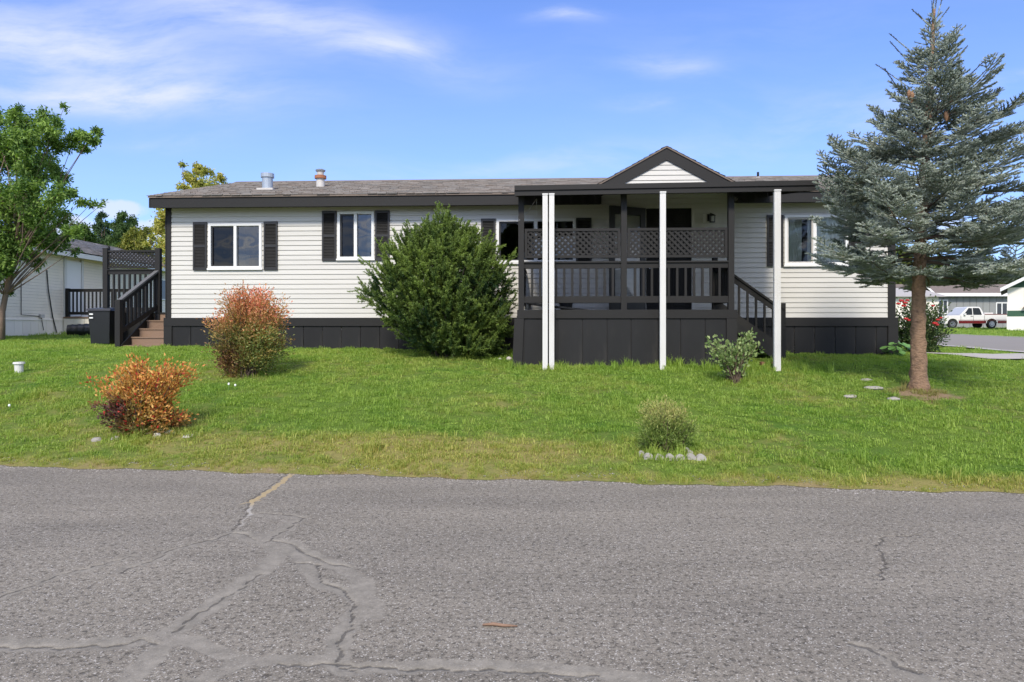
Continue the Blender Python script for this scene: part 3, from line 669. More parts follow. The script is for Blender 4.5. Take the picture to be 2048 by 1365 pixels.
MB().tube([(s_, t_, z_ + h * .62), (s_, t_, z_ + h * .88)], [6.2 * k, 7.5 * k], 18).build('neck', M_capm, v1)
MB().tube([(s_, t_, z_ + h * .86), (s_, t_, z_ + h * .93), (s_, t_, z_ + h)], [9.5 * k, 10.5 * k, 5 * k], 18).build('cap', M_galv, v1)
s_, t_, z_ = on_roof(1516, 356); v1 = thing_h('vent_pipe', 'thin dark plumbing vent pipe on the roof right of the gable', 'vent', s_, t_, z_)
MB().tube([(s_, t_, z_ - .03), (s_, t_, z_ + .14)], .028, 10).build('pipe', M_char, v1); MB().tube([(s_, t_, z_ - .02), (s_, t_, z_ + .02)], [.1, .04], 12).build('flashing', M_capm, v1)

# ------------------------------------------------------------------ patio cover
PT = -2.74
pc0, pc1 = S(1029, PT), S(1636, PT)
ZC0, ZC1 = ZV(372, 1029, PT), ZV(361, 1636, PT)
cover = thing_h('patio_cover', 'charcoal metal patio cover on white posts over the front porch', 'patio cover', (pc0 + pc1) / 2, PT, .8)
def zc(s_): return ZC0 + (ZC1 - ZC0) * (s_ - pc0) / (pc1 - pc0)
def fas(z_off0, z_off1, t0, t1, nm, m=M_charh):
    a, b = pc0, pc1
    MB().add([(a, t0, zc(a) + z_off0), (b, t0, zc(b) + z_off0), (a, t1, zc(a) + z_off0), (b, t1, zc(b) + z_off0), (a, t0, zc(a) + z_off1), (b, t0, zc(b) + z_off1), (a, t1, zc(a) + z_off1), (b, t1, zc(b) + z_off1)],
             [(0, 2, 3, 1), (4, 5, 7, 6), (0, 1, 5, 4), (2, 6, 7, 3), (0, 4, 6, 2), (1, 3, 7, 5)]).build(nm, m, cover)
fas(-.165, -.085, PT - .012, PT + .03, 'fascia'); fas(-.082, -.072, PT - .035, PT + .03, 'gutter_lip'); fas(-.072, .0, PT - .022, PT + .03, 'gutter')
RZC = 4.165; TR = OV - .05
for sx in (pc0, pc1 - .03):
    MB().slab([(sx, PT + .031, zc(sx) - .16), (sx, PT + .031, zc(sx)), (sx, TR, RZC), (sx, TR, RZC - .16)], (.03, 0, 0)).build('side_fascia', M_charh, cover)
n = 20; pw = (pc1 - pc0 - .07) / n
for i in range(n):
    a = pc0 + .035 + i * pw
    prof = [(0, -.05), (.03, -.05), (.06, -.10), (pw / 2 - .03, -.10), (pw / 2, -.05), (pw / 2 + .03, -.05), (pw / 2 + .06, -.10), (pw - .03, -.10), (pw - .002, -.05)]
    V = [(a + x_, PT + .032, zc(a + x_) + z_) for x_, z_ in prof] + [(a + x_, TR, RZC + z_ + .02) for x_, z_ in prof]
    k = len(prof); MB().add(V, [(j, j + 1, k + j + 1, k + j) for j in range(k - 1)]).build('roof_pan', M_charh, cover)
for (u, w_) in ((1090.3, 10.2), (1103.3, 10.2), (1325.5, 11.4), (1554.3, 12.6)):
    s_ = S(u, PT - .02); zt_ = zc(s_) - .155; px = hf(s_, PT); g_ = gz(px.x, px.y) - .05; wd = w_ / F * px.y / 2
    m_ = MB(); m_.box(s_ - wd, s_ + wd, PT - .045, PT + .02, g_, zt_)
    for o2 in (-.55, .0, .55): m_.box(s_ + wd * o2 - .006, s_ + wd * o2 + .006, PT - .051, PT - .0452, g_, zt_ - .02)
    m_.box(s_ - wd - .004, s_ + wd + .004, PT - .055, PT - .0125, zt_ - .012, zt_ + .012)
    m_.build('post', M_post, cover)

# ------------------------------------------------------------------ front porch
TQ = -2.45; p0, p1 = S(1037, TQ), S(1470, TQ); DK = 1.70
porch = thing_h('front_porch', 'charcoal wooden front porch with lattice screens, railings and panelled skirt', 'porch', (p0 + p1) / 2, TQ, .8)
def zq(v, u=1250): return ZV(v, u, TQ)
x = p0
while x < p1 - .02:
    bx('deck_board', M_charh, porch, x, min(x + .134, p1), TQ - .02, -.05, DK - .035, DK); x += .14
bx('skirt_rail', M_charh, porch, p0 - .02, p1 + .02, TQ - .075, TQ - .03, 1.607, 1.75)
sp = [1048.5, 1116, 1165, 1214, 1262, 1316, 1361, 1410, 1452]
for ua, ub in zip(sp[:-1], sp[1:]):
    a, b = S(ua, TQ - .05), S(ub, TQ - .05); bx('skirt_panel', M_dark, porch, a + .006, b - .006, TQ - .052, TQ - .032, .6, 1.604)
bx('corner_board', M_charh, porch, S(1453, TQ - .06), p1 + .02, TQ - .07, TQ - .032, .6, 1.604)
a0, a1, b0, b1 = S(1029, TQ - .06), S(1048, TQ - .06), S(1023.5, TQ - .06), S(1043, TQ - .06)
MB().slab([(b0, TQ - .075, .6), (b1, TQ - .075, .6), (a1, TQ - .075, 1.604), (a0, TQ - .075, 1.604)], (0, .03, 0)).build('corner_board', M_charh, porch)
mb = MB(); mb.box(p0 - .0, p1 + .0, TQ - .031, TQ - .012, .6, 1.66); mb.box(p0 - .01, p0 + .02, TQ - .01, -.06, .6, 1.66); mb.box(p1 - .02, p1 + .01, TQ - .01, -.06, .6, 1.66); mb.build('skirt_backing', M_dark, porch)
for i in range(6):
    y0 = TQ + .0 + i * .4; bx('skirt_panel', M_dark, porch, p0 - .03, p0 - .0105, y0 + .01, min(y0 + .395, -.06), .6, 1.65); bx('skirt_panel', M_dark, porch, p1 + .0105, p1 + .03, y0 + .01, min(y0 + .395, -.06), .6, 1.65)
bx('base_board', M_charh, porch, p0 + .1, p1, TQ - .085, TQ - .0525, .6, .775)
pst = [1042.5, 1247.5, 1461.5]
for u in pst:
    s_ = S(u, TQ); bx('post', M_charh, porch, s_ - .047, s_ + .047, TQ - .045, TQ + .045, DK, zc(s_) + (RZC - zc(s_)) * .14 - .10)
def lattice(parent, a, b, z0, z1, t, pitch=.098, w_=.036):
    for sgn in (1, -1):
        k = a - (z1 - z0) if sgn > 0 else a; end = b if sgn > 0 else b + (z1 - z0)
        x = k + pitch / 2
        while x < end:
            q = []
            for zz_ in (z0, z1):
                pass
            xa, za = x, z0; dx = sgn
            t0 = max(0, ((a - xa) / dx) if dx > 0 else ((xa - b))); t1 = min(z1 - z0, (b - xa) if dx > 0 else (xa - a))
            if t1 - t0 > .03:
                yy = t if sgn > 0 else t - .009
                MB().bar((xa + dx * t0, yy, z0 + t0), (xa + dx * t1, yy, z0 + t1), .007, w_, (dx * -1, 0, 1)).build('lattice_slat', M_charh, parent)
            x += pitch
def railing(parent, a, b, t, zt_, zb_, spacing=.14, bw=.038, cap=True, m=M_charh):
    bx('top_rail', m, parent, a, b, t - .02, t + .02, zt_ - .115, zt_ - .026)
    bx('rail_cap', m, parent, a, b, t - .045, t + .045, zt_ - .0255, zt_)
    bx('bottom_rail', m, parent, a, b, t - .02, t + .02, zb_ + .026, zb_ + .11); bx('bottom_rail', m, parent, a, b, t - .04, t + .04, zb_, zb_ + .0255)
    n_ = int(round((b - a) / spacing))
    for i in range(1, n_):
        x = a + (b - a) * i / n_; bx('baluster', m, parent, x - bw / 2, x + bw / 2, t - .019, t + .019, zb_ + .111, zt_ - .116)
for ua, ub in zip(pst[:-1], pst[1:]):
    a, b = S(ua, TQ) + .048, S(ub, TQ) - .048
    railing(porch, a, b, TQ, zq(523), zq(606))
    lz0, lz1 = zq(516), zq(457); e = .045
    bx('lattice_frame', M_charh, porch, a + .01, b - .01, TQ - .025, TQ + .02, lz1 - e, lz1); bx('lattice_frame', M_charh, porch, a + .01, b - .01, TQ - .025, TQ + .02, lz0, lz0 + e)
    bx('lattice_frame', M_charh, porch, a + .01, a + .01 + e, TQ - .025, TQ + .02, lz0 + e, lz1 - e); bx('lattice_frame', M_charh, porch, b - .01 - e, b - .01, TQ - .025, TQ + .02, lz0 + e, lz1 - e)
    lattice(porch, a + .012 + e, b - .012 - e, lz0 + e, lz1 - e, TQ)
# end railing on the left, seen edge on, and back posts
for i in range(15):
    y = TQ + .15 + i * .15
    if y < -.12: bx('baluster', M_charh, porch, p0 + .02, p0 + .058, y - .019, y + .019, 1.97, 2.44)
bx('rail_cap', M_charh, porch, p0 + .0, p0 + .08, TQ + .05, -.05, 2.53, 2.555); bx('top_rail', M_charh, porch, p0 + .02, p0 + .06, TQ + .05, -.05, 2.441, 2.529); bx('bottom_rail', M_charh, porch, p0 + .02, p0 + .06, TQ + .05, -.05, 1.87, 1.969)
# railing at the right end up to the stair opening
TS = -1.28
bx('post', M_charh, porch, p1 - .09, p1, TS - .045, TS + .045, DK, 2.72)
bx('rail_cap', M_charh, porch, p1 - .085, p1 - .005, TQ + .05, TS - .046, 2.53, 2.555); bx('top_rail', M_charh, porch, p1 - .065, p1 - .025, TQ + .05, TS - .046, 2.441, 2.529); bx('bottom_rail', M_charh, porch, p1 - .065, p1 - .025, TQ + .05, TS - .046, 1.87, 1.969)
for i in range(7): y = TQ + .17 + i * .14; bx('baluster', M_charh, porch, p1 - .064, p1 - .026, y - .019, y + .019, 1.97, 2.44)
# porch stairs running down to the right
run, rise = 1.30, 0.84
def stz(x): return DK - (x - p1) * rise / run
for i in range(4):
    x = p1 + .0 + i * .3; z = DK - .17 * (i + 1)
    bx('tread', M_charh, porch, x, x + .31, TS + .03, -.1, z - .035, z); bx('riser', M_dark, porch, x - .0, x + .018, TS + .03, -.1, z + .001, z + .134)
ne = S(1564, TS)
g_ = gz(hf(ne, TS).x, hf(ne, TS).y)
bx('newel_post', M_charh, porch, ne - .05, ne + .05, TS - .05, TS + .05, g_ - .05, ZV(607, 1564, TS))
ra = (p1 - .02, TS, ZV(553, 1472, TS) + .21); sl = (ZV(612, 1556, TS) - ZV(553, 1472, TS)) / (S(1556, TS) - S(1472, TS))
def hz(x): return ZV(553, 1472, TS) + (x - S(1472, TS)) * sl
MB().bar((p1 - .0, TS, hz(p1) - .015), (ne + .04, TS, hz(ne + .04) - .015), .10, .035).build('handrail', M_charh, porch)
MB().bar((p1 - .0, TS, hz(p1) - .085), (ne - .05, TS, hz(ne - .05) - .085), .04, .10).build('handrail_board', M_charh, porch)
dl = ZV(553, 1472, TS) - ZV(628, 1472, TS)
MB().bar((p1 - .0, TS, hz(p1) - dl - .07), (ne - .05, TS, hz(ne - .05) - dl - .07), .04, .13).build('lower_rail', M_charh, porch)
MB().bar((p1 - .0, TS, hz(p1) - dl - .24), (ne - .05, TS, hz(ne - .05) - dl - .24), .045, .16).build('stringer', M_dark, porch)
x = S(1478, TS)
while x < ne - .1:
    bx('baluster', M_charh, porch, x - .018, x + .018, TS - .018, TS + .018, hz(x) - dl - .03, hz(x) - .12); x += .152
# things on the porch
q = S(1132, -1.4)
pot = thing_h('plant_pot', 'small black pot standing on the porch floor behind the railing', 'pot', q, -1.4, DK)
MB().tube([(q, -1.4, DK), (q, -1.4, DK + .22), (q, -1.4, DK + .24)], [.09, .13, .14], 16).build('bowl', M_blk, pot)
q0, q1 = S(1055, -1.6), S(1180, -1.6)
tb_ = thing_h('table_top', 'dark table leaf lying tilted on the porch floor behind the left railing bay', 'table', (q0 + q1) / 2, -1.6, DK)
MB().slab([(q0, -1.9, DK + .17), (q1, -1.9, DK + .03), (q1, -1.3, DK + .03), (q0, -1.3, DK + .17)], (0, 0, .03)).build('top', M_blk, tb_)
MB().box(q0 + .02, q0 + .06, -1.85, -1.35, DK, DK + .165).build('prop', M_blk, tb_)
# cord hanging under the cover
c0 = Vector((S(1039, TQ - .05), TQ - .055, zq(440))); c1 = Vector((S(1073, -1.2), -1.2, ZV(398, 1073, -1.2)))
cd = thing_h('cord', 'thin pale cord tied from the left porch post up to the cover', 'cord', c0.x, c0.y, c0.z)
MB().tube([c0, c0.lerp(c1, .5) - Vector((0, 0, .03)), c1], .006, 5).build('rope', M_post, cd); MB().tube([c1, c1 - Vector((0, 0, .33))], .004, 5).build('loose_end', M_post, cd)

# ------------------------------------------------------------------ side deck with brown steps at the left end
sdk = thing_h('side_deck', 'charcoal side deck with lattice screen and brown steps at the left end of the house', 'deck', -1.2, 1.2, 1.0)
SX0, SX1 = -.98, -.09
steps = [(0.03, 1.065), (.31, 1.24), (.59, 1.42), (.87, 1.60), (1.15, 1.78)]
for i, (t0, z) in enumerate(steps):
    zprev = .9 if i == 0 else steps[i - 1][1]
    bx('riser', M_brown, sdk, SX0, SX1, t0 + .02, t0 + .04, zprev + .0, z - .027)
    if i < 4: bx('tread', M_brown, sdk, SX0 - .01, SX1 + .01, t0, t0 + .31, z - .026, z)
LX0 = S(206, 1.2)
x = LX0
while x < SX1: bx('deck_board', M_charh, sdk, x, min(x + .134, SX1 + .03), 1.15, 2.9, 1.745, 1.78); x += .14
nw = S(238, .03)
bx('newel_post', M_charh, sdk, nw - .055, nw + .055, -.03, .08, .93, ZV(600, 238, .0))
pr = S(317, 1.2); bx('post', M_charh, sdk, pr - .055, pr + .055, 1.15, 1.25, 1.3, ZV(497, 317, 1.2))
pl_ = S(212.5, 1.2); bx('post', M_charh, sdk, pl_ - .055, pl_ + .055, 1.15, 1.25, 1.0, ZV(497, 212, 1.2))
A0 = Vector((nw, .05, ZV(601, 238, .03))); A1 = Vector((pr - .01, 1.2, ZV(541, 317, 1.2)))
MB().bar(A0, A1, .10, .035).build('handrail', mat('worn_rail', (.11, .11, .11), .6, .25, 10), sdk)
MB().bar(A0 - Vector((0, 0, .07)), A1 - Vector((0, 0, .07)), .04, .09).build('handrail_board', M_charh, sdk)
B0 = Vector((nw + .02, .08, ZV(662, 245, .08))); B1 = Vector((pr, 1.2, ZV(613, 315, 1.2)))
MB().bar(B0, B1, .04, .10).build('lower_rail', M_charh, sdk)
MB().slab([(SX0 - .03, .0, .93), (SX0 - .03, .0, 1.08), (SX0 - .03, 1.15, 1.8), (SX0 - .03, 1.15, .93)], (.025, 0, 0)).build('stringer', M_char, sdk)
for i in range(1, 10):
    f = i / 10; p = A0.lerp(A1, f); q = B0.lerp(B1, f); bx('baluster', M_charh, sdk, p.x - .018, p.x + .018, p.y - .018, p.y + .018, q.z, p.z - .08)
la, lb = pl_ + .056, pr - .056; z_t, z_b = ZV(501, 265, 1.2), ZV(537, 265, 1.2)
bx('lattice_frame', M_charh, sdk, la, lb, 1.17, 1.22, z_t - .04, z_t); bx('lattice_frame', M_charh, sdk, la, lb, 1.17, 1.22, z_b, z_b + .035)
lattice(sdk, la, lb, z_b + .035, z_t - .04, 1.2, .085, .03)
railing(sdk, la, lb, 1.2, ZV(539, 265, 1.2), ZV(625, 265, 1.2), .13)
for i in range(4):
    a = LX0 + .0 + i * .31; bx('skirt_panel', M_dark, sdk, a, a + .30, 1.13, 1.149, .95, 1.744)
for i in range(12):
    a = LX0 + i * .19
    if -.62 < a < -.2: bx('screen_board', M_dark, sdk, a, a + .17, 2.88, 2.90, 1.5, 3.12)
bx('top_rail', M_charh, sdk, -.62, -.05, 2.86, 2.94, 3.121, 3.16); bx('post', M_charh, sdk, -.14, -.04, 2.80, 2.879, 1.2, 3.12)
mb = MB().box(LX0, LX0 + .02, 1.16, 2.9, .95, 1.744); mb.build('skirt_side', M_dark, sdk)
# wheelie bin by the deck
bp = hf(S(211, .8), .8); gb = gz(bp.x, bp.y)
wb = thing('wheelie_bin', 'black wheelie bin standing beside the side deck', 'bin', (bp.x, bp.y, gb))
h_ = ZV(617, 211, .8) - gb
MB().add([(-.2, -.2, .05), (.2, -.2, .05), (.2, .2, .05), (-.2, .2, .05), (-.24, -.25, h_ - .06), (.24, -.25, h_ - .06), (.24, .25, h_ - .06), (-.24, .25, h_ - .06)],
         [(3, 2, 1, 0), (4, 5, 6, 7), (0, 1, 5, 4), (1, 2, 6, 5), (2, 3, 7, 6), (3, 0, 4, 7)]).build('bin_body', M_blk, wb)
MB().add([(-.27, -.28, h_ - .059), (.27, -.28, h_ - .059), (.27, .28, h_ - .059), (-.27, .28, h_ - .059), (-.25, -.25, h_ - .01), (.25, -.25, h_ - .01), (.22, .25, h_ + .02), (-.22, .25, h_ + .02)],
         [(3, 2, 1, 0), (4, 5, 6, 7), (0, 1, 5, 4), (1, 2, 6, 5), (2, 3, 7, 6), (3, 0, 4, 7)]).build('lid', M_blk, wb)
for sx in (-.2, .2): MB().tube([(sx - .02, .2, .1), (sx + .02, .2, .1)], .1, 14).build('wheel', M_tyre, wb)
for dz in (.12, .2): MB().box(-.2, -.12, -.262, -.25, h_ - dz - .03, h_ - dz).build('sticker', M_white, wb)

# ------------------------------------------------------------------ neighbour's home on the left
nb = thing('neighbour_home', 'long white sided home with shingled roof behind the leafy tree at the left', 'house', (-17, 27, 1.1)); OFF[nb] = Vector((-17, 27, 1.1))
NX = -17.0; NY0, NY1 = 14.5, 38.5; NZE = 4.12
MB().box(NX - 7.3, NX - .02, NY0, NY1, .9, NZE).build('wall', M_sheath, nb)
st_ = MB(); n_ = 22; hh = (NZE - 1.68) / n_
for i in range(n_):
    z0 = 1.68 + i * hh; st_.add([(NX - .019, NY0, z0), (NX + .004, NY0, z0), (NX, NY0, z0 + hh * .92), (NX - .015, NY0, z0 + hh * .96), (NX - .019, NY1, z0), (NX + .004, NY1, z0), (NX, NY1, z0 + hh * .92), (NX - .015, NY1, z0 + hh * .96)], [(0, 1, 5, 4)[::-1], (1, 2, 6, 5)[::-1], (2, 3, 7, 6)[::-1], (0, 1, 2, 3)])
tag(st_.build('siding_boards', mat('neighbour_siding', (.84, .77, .65), .6, .05, 3, dirt=(.5, .47, .42, .4)), nb), kind='stuff')
M_nsk = mat('neighbour_skirt', (.80, .75, .66), .6, .06, 3, obj_var=.04)
y = NY0
while y < NY1: bx('skirt_panel', M_nsk, nb, NX - .018, NX + .012, y, y + .39, .9, 1.66); y += .40
bx('skirt_rail', M_nsk, nb, NX - .02, NX + .04, NY0, NY1, 1.66, 1.70)
rx0, rx1 = NX + .45, NX - 3.65; NZR = 5.5
r_ = MB(); r_.slab([(rx0, NY0 - .3, NZE + .12), (rx0, NY1 + .3, NZE + .12), (rx1, NY1 + .3, NZR), (rx1, NY0 - .3, NZR)], (0, 0, .04)); r_.slab([(rx1, NY0 - .3, NZR), (rx1, NY1 + .3, NZR), (rx1 - 4.1, NY1 + .3, NZE + .12), (rx1 - 4.1, NY0 - .3, NZE + .12)], (0, 0, .04))
nroof = r_.build('roof', M_redroof, nb)
e_ = Vector((rx1 - rx0, 0, NZR - NZE - .12)); le = e_.length; e_.normalize()
shingles('shingles', Vector((rx0, NY0 - .3, NZE + .162)), Vector((0, 1, 0)), e_, NY1 - NY0 + .6, le, Vector((-e_.z, 0, -e_.x)) * -1 if False else Vector((e_.z, 0, -e_.x)), nroof, .3, .16, lift=1.7)
bx('fascia', M_white, nb, rx0 - .03, rx0, NY0 - .3, NY1 + .3, NZE - .06, NZE + .155); bx('soffit', M_soff, nb, NX + .006, rx0 - .031, NY0 - .3, NY1 + .3, NZE - .02, NZE)
MB().tube([(-18.6, 31.5, NZE + .6), (-18.6, 31.5, NZE + 1.0)], .05, 8).build('vent_pipe', M_char, nb)
dr = sub_off(bx('door', M_white, nb, NX + .005, NX + .045, 26.0, 26.85, 1.84, 3.95)); bx('door_frame', M_soff, nb, NX + .005, NX + .06, 25.85, 25.99, 1.8, 4.05); bx('door_frame', M_soff, nb, NX + .005, NX + .06, 26.86, 27.0, 1.8, 4.05)
for (y, z, w_) in ((19.2, 2.6, 1.3), (32.5, 2.7, 1.5)):
    f = MB(); f.box(NX + .005, NX + .05, y, y + w_, z, z + .06); f.box(NX + .005, NX + .05, y, y + w_, z + .95, z + 1.0); f.box(NX + .005, NX + .05, y, y + .05, z + .06, z + .95); f.box(NX + .005, NX + .05, y + w_ - .05, y + w_, z + .06, z + .95)
    fo = f.build('window', M_white, nb); MB().box(NX + .006, NX + .02, y + .05, y + w_ - .05, z + .06, z + .95).build('pane', mat('dark_pane', (.03, .035, .04), .08, .02), fo)
cb_ = [(NX + .03, 24.9, 3.5), (NX + .05, 24.95, 2.8), (NX + .04, 25.2, 1.8), (NX + .06, 25.4, 1.2)]
MB().tube(cb_, .02, 6).build('cable', M_blk, nb); MB().tube([(NX + .03, 23.6, 3.1), (NX + .03, 23.6, 1.85), (NX + .03, 24.6, 1.8), (NX + .05, 24.7, 1.3)], .012, 6).build('cable', M_char, nb)
MB().box(NX + .005, NX + .09, 24.5, 24.7, 1.75, 1.87).build('tap_box', M_capm, nb)
nd = thing('neighbour_deck', 'small deck with charcoal railing and white skirt beside the neighbouring white home', 'deck', (-15.6, 25.8, 1.1)); OFF[nd] = Vector((-15.6, 25.8, 1.1))
for i in range(7): bx('skirt_panel', M_nsk, nd, -16.95 + i * .4, -16.56 + i * .4, 25.8, 25.83, .95, 1.74)
bx('deck_floor', M_brown, nd, -16.95, -14.15, 25.78, 29, 1.741, 1.80)
bx('post', M_charh, nd, -16.92, -16.80, 25.85, 25.97, 1.801, 2.88); bx('post', M_charh, nd, -14.3, -14.18, 25.85, 25.97, 1.801, 2.88)
railing(nd, -16.799, -14.301, 25.9, 2.86, 1.88, .15, .05)
# black barrel lying on the grass
bq = onground(172, 674); brl = thing('barrel', 'black ribbed bucket lying on its side on the grass by the neighbouring deck', 'bucket', (bq.x, bq.y, bq.z))
ang = R(200); ax = Vector((math.cos(ang), math.sin(ang), 0)); rr = .235
pts = [Vector((.25, 0, rr)) + ax * (i * .07) for i in range(12)]
MB().tube(pts, [rr + (.012 if i % 3 == 0 else 0) - i * .004 for i in range(12)], 24, cap=False).build('shell', M_blk, brl)
MB().tube([pts[-1] - ax * .01, pts[-1]], [rr - .04, rr - .04], 24).build('bottom', M_blk, brl); 
MB().tube([pts[0] - ax * .02, pts[0] + ax * .02], [rr + .025, rr + .025], 24, cap=False).build('rim', M_blk, brl)
# small white cap on the lawn
wq = onground(38, 748); wc = thing('utility_cap', 'small white plastic cap sticking up from the lawn at the far left', 'utility cap', (wq.x, wq.y, wq.z))
MB().tube([(0, 0, 0), (0, 0, .16)], [.06, .065], 14).build('pipe', M_post, wc); MB().tube([(0, 0, .16), (0, 0, .19)], [.085, .08], 14).build('lid', M_post, wc)

# ------------------------------------------------------------------ far homes and pickup on the right
def far_house(name, label, x0, x1, y0, y1, z0, ze, zr, wallm, ridge='x', skirt=None):
    o = thing(name, label, 'house', ((x0 + x1) / 2, y0, z0)); OFF[o] = Vector(((x0 + x1) / 2, y0, z0))
    MB().box(x0, x1, y0, y1, z0 - .3, ze).build('wall', wallm, o)
    return o
g_ = 1.2
gh = far_house('grey_home', 'grey panelled home with brown roof and white trim behind the pickup', 33.6, 48.5, 64, 71, g_, 4.35, 0, M_grey_sid)
x = 33.6
while x < 48.4: bx('wall_panel', M_grey_sid, gh, x + .02, min(x + .60, 48.5), 63.96, 63.999, g_, 4.2); x += .62
rb = MB(); rb.slab([(33.2, 63.4, 4.4), (49, 63.4, 4.4), (49, 67.5, 5.45), (33.2, 67.5, 5.45)], (0, 0, .06)); rb.slab([(33.2, 67.5, 5.45), (49, 67.5, 5.45), (49, 71.6, 4.4), (33.2, 71.6, 4.4)], (0, 0, .06)); rb.build('roof', M_redroof, gh)
bx('fascia', M_white, gh, 33.2, 49, 63.38, 63.41, 4.15, 4.45)
def fwin(o, x0, x1, z0, z1, y, split=True):
    f = MB(); e = .1; f.box(x0, x1, y - .06, y, z1 - e, z1); f.box(x0, x1, y - .06, y, z0, z0 + e); f.box(x0, x0 + e, y - .06, y, z0 + e, z1 - e); f.box(x1 - e, x1, y - .06, y, z0 + e, z1 - e)
    if split: f.box((x0 + x1) / 2 - .05, (x0 + x1) / 2 + .05, y - .06, y, z0 + e, z1 - e)
    fo = f.build('window', M_white, o); MB().box(x0 + e, x1 - e, y - .03, y - .01, z0 + e, z1 - e).build('pane', mat('dark_pane', (.03, .035, .04), .08, .02), fo)
def fx(u, D): return (u - 1024) / F * D
fwin(gh, fx(1876, 63.9), fx(1896, 63.9), 2.5, 3.85, 63.955); fwin(gh, fx(1992, 63.9), fx(2016, 63.9), 2.2, 3.6, 63.955)
# front gable wing of the same home
gw = MB(); gx0, gx1 = fx(1823, 60), fx(1866, 60); gw.box(gx0 + .3, gx1 - .4, 60, 63.9, g_ - .2, 4.15); gw.build('wing', M_grey_sid, gh)
gm = (gx0 + gx1) / 2
for sg, ge in ((-1, gx0), (1, gx1)):
    MB().slab([(ge, 59.6, 4.15), (gm, 59.6, 5.0), (gm, 67.4, 5.0), (ge, 67.4, 4.15)], (0, 0, .06)).build('wing_roof', M_redroof, gh)
    MB().slab([(ge, 59.55, 4.0), (ge, 59.55, 4.2), (gm, 59.55, 5.07), (gm, 59.55, 4.85)], (0, .05, 0)).build('rake_board', M_white, gh)
MB().slab([(gx0 + .3, 60, 4.15), (gx1 - .3, 60, 4.15), (gm, 60, 4.85)], (0, .06, 0)).build('gable', M_grey_sid, gh)
fw = far_house('white_home', 'distant low white home with grey roof right behind the house corner', 24, 32.5, 52, 58, 1.15, 3.6, 0, M_nsk)
MB().slab([(23.7, 51.6, 3.62), (32.8, 51.6, 3.62), (32.8, 55, 4.4), (23.7, 55, 4.4)], (0, 0, .06)).build('roof', mat('grey_roof', (.36, .34, .32), .9, .1), fw)
bx('skirt_rail', M_redroof, fw, 24, 32.5, 51.97, 51.999, 1.9, 2.0)
# green and white home at the right edge
X0 = fx(2015, 46)
gg = thing('green_home', 'white and green home with gable roof cut by the right edge of the photo', 'house', (X0, 46, 1.15), R(-36)); OFF[gg] = Vector((X0, 46, 1.15))
MB().box(X0, X0 + 8, 46, 56, 1.9, 4.0).build('wall', M_nsk, gg); MB().box(X0 - .01, X0 + 8, 45.98, 56, 1.75, 2.25).build('skirt_band', M_green, gg) if False else None
bx('band', M_green, gg, X0 - .02, X0 + 8.02, 45.96, 56, 2.05, 2.45); bx('skirt', M_nsk, gg, X0 - .04, X0 + 8.04, 45.94, 56.04, .9, 2.049)
MB().slab([(X0 - .01, 45.97, 4.0), (X0 + 8, 45.97, 4.0), (X0 + 4, 45.97, 6.2)], (0, .05, 0)).build('gable', M_green, gg)
MB().slab([(X0 - .4, 45.5, 3.85), (X0 + 4, 45.5, 6.3), (X0 + 4, 56.5, 6.3), (X0 - .4, 56.5, 3.85)], (0, 0, .08)).build('roof', M_redroof, gg); MB().slab([(X0 + 4, 45.5, 6.3), (X0 + 8.4, 45.5, 3.85), (X0 + 8.4, 56.5, 3.85), (X0 + 4, 56.5, 6.3)], (0, 0, .08)).build('roof', M_redroof, gg)
MB().slab([(X0 - .4, 45.45, 3.72), (X0 - .4, 45.45, 3.96), (X0 + 4, 45.45, 6.4), (X0 + 4, 45.45, 6.16)], (0, .05, 0)).build('rake_board', M_white, gg)
fwin(gg, X0 + .95, X0 + 2.1, 2.75, 3.85, 45.96); bx('window_box', M_brown, gg, X0 + .85, X0 + 2.2, 45.7, 45.94, 2.55, 2.70)

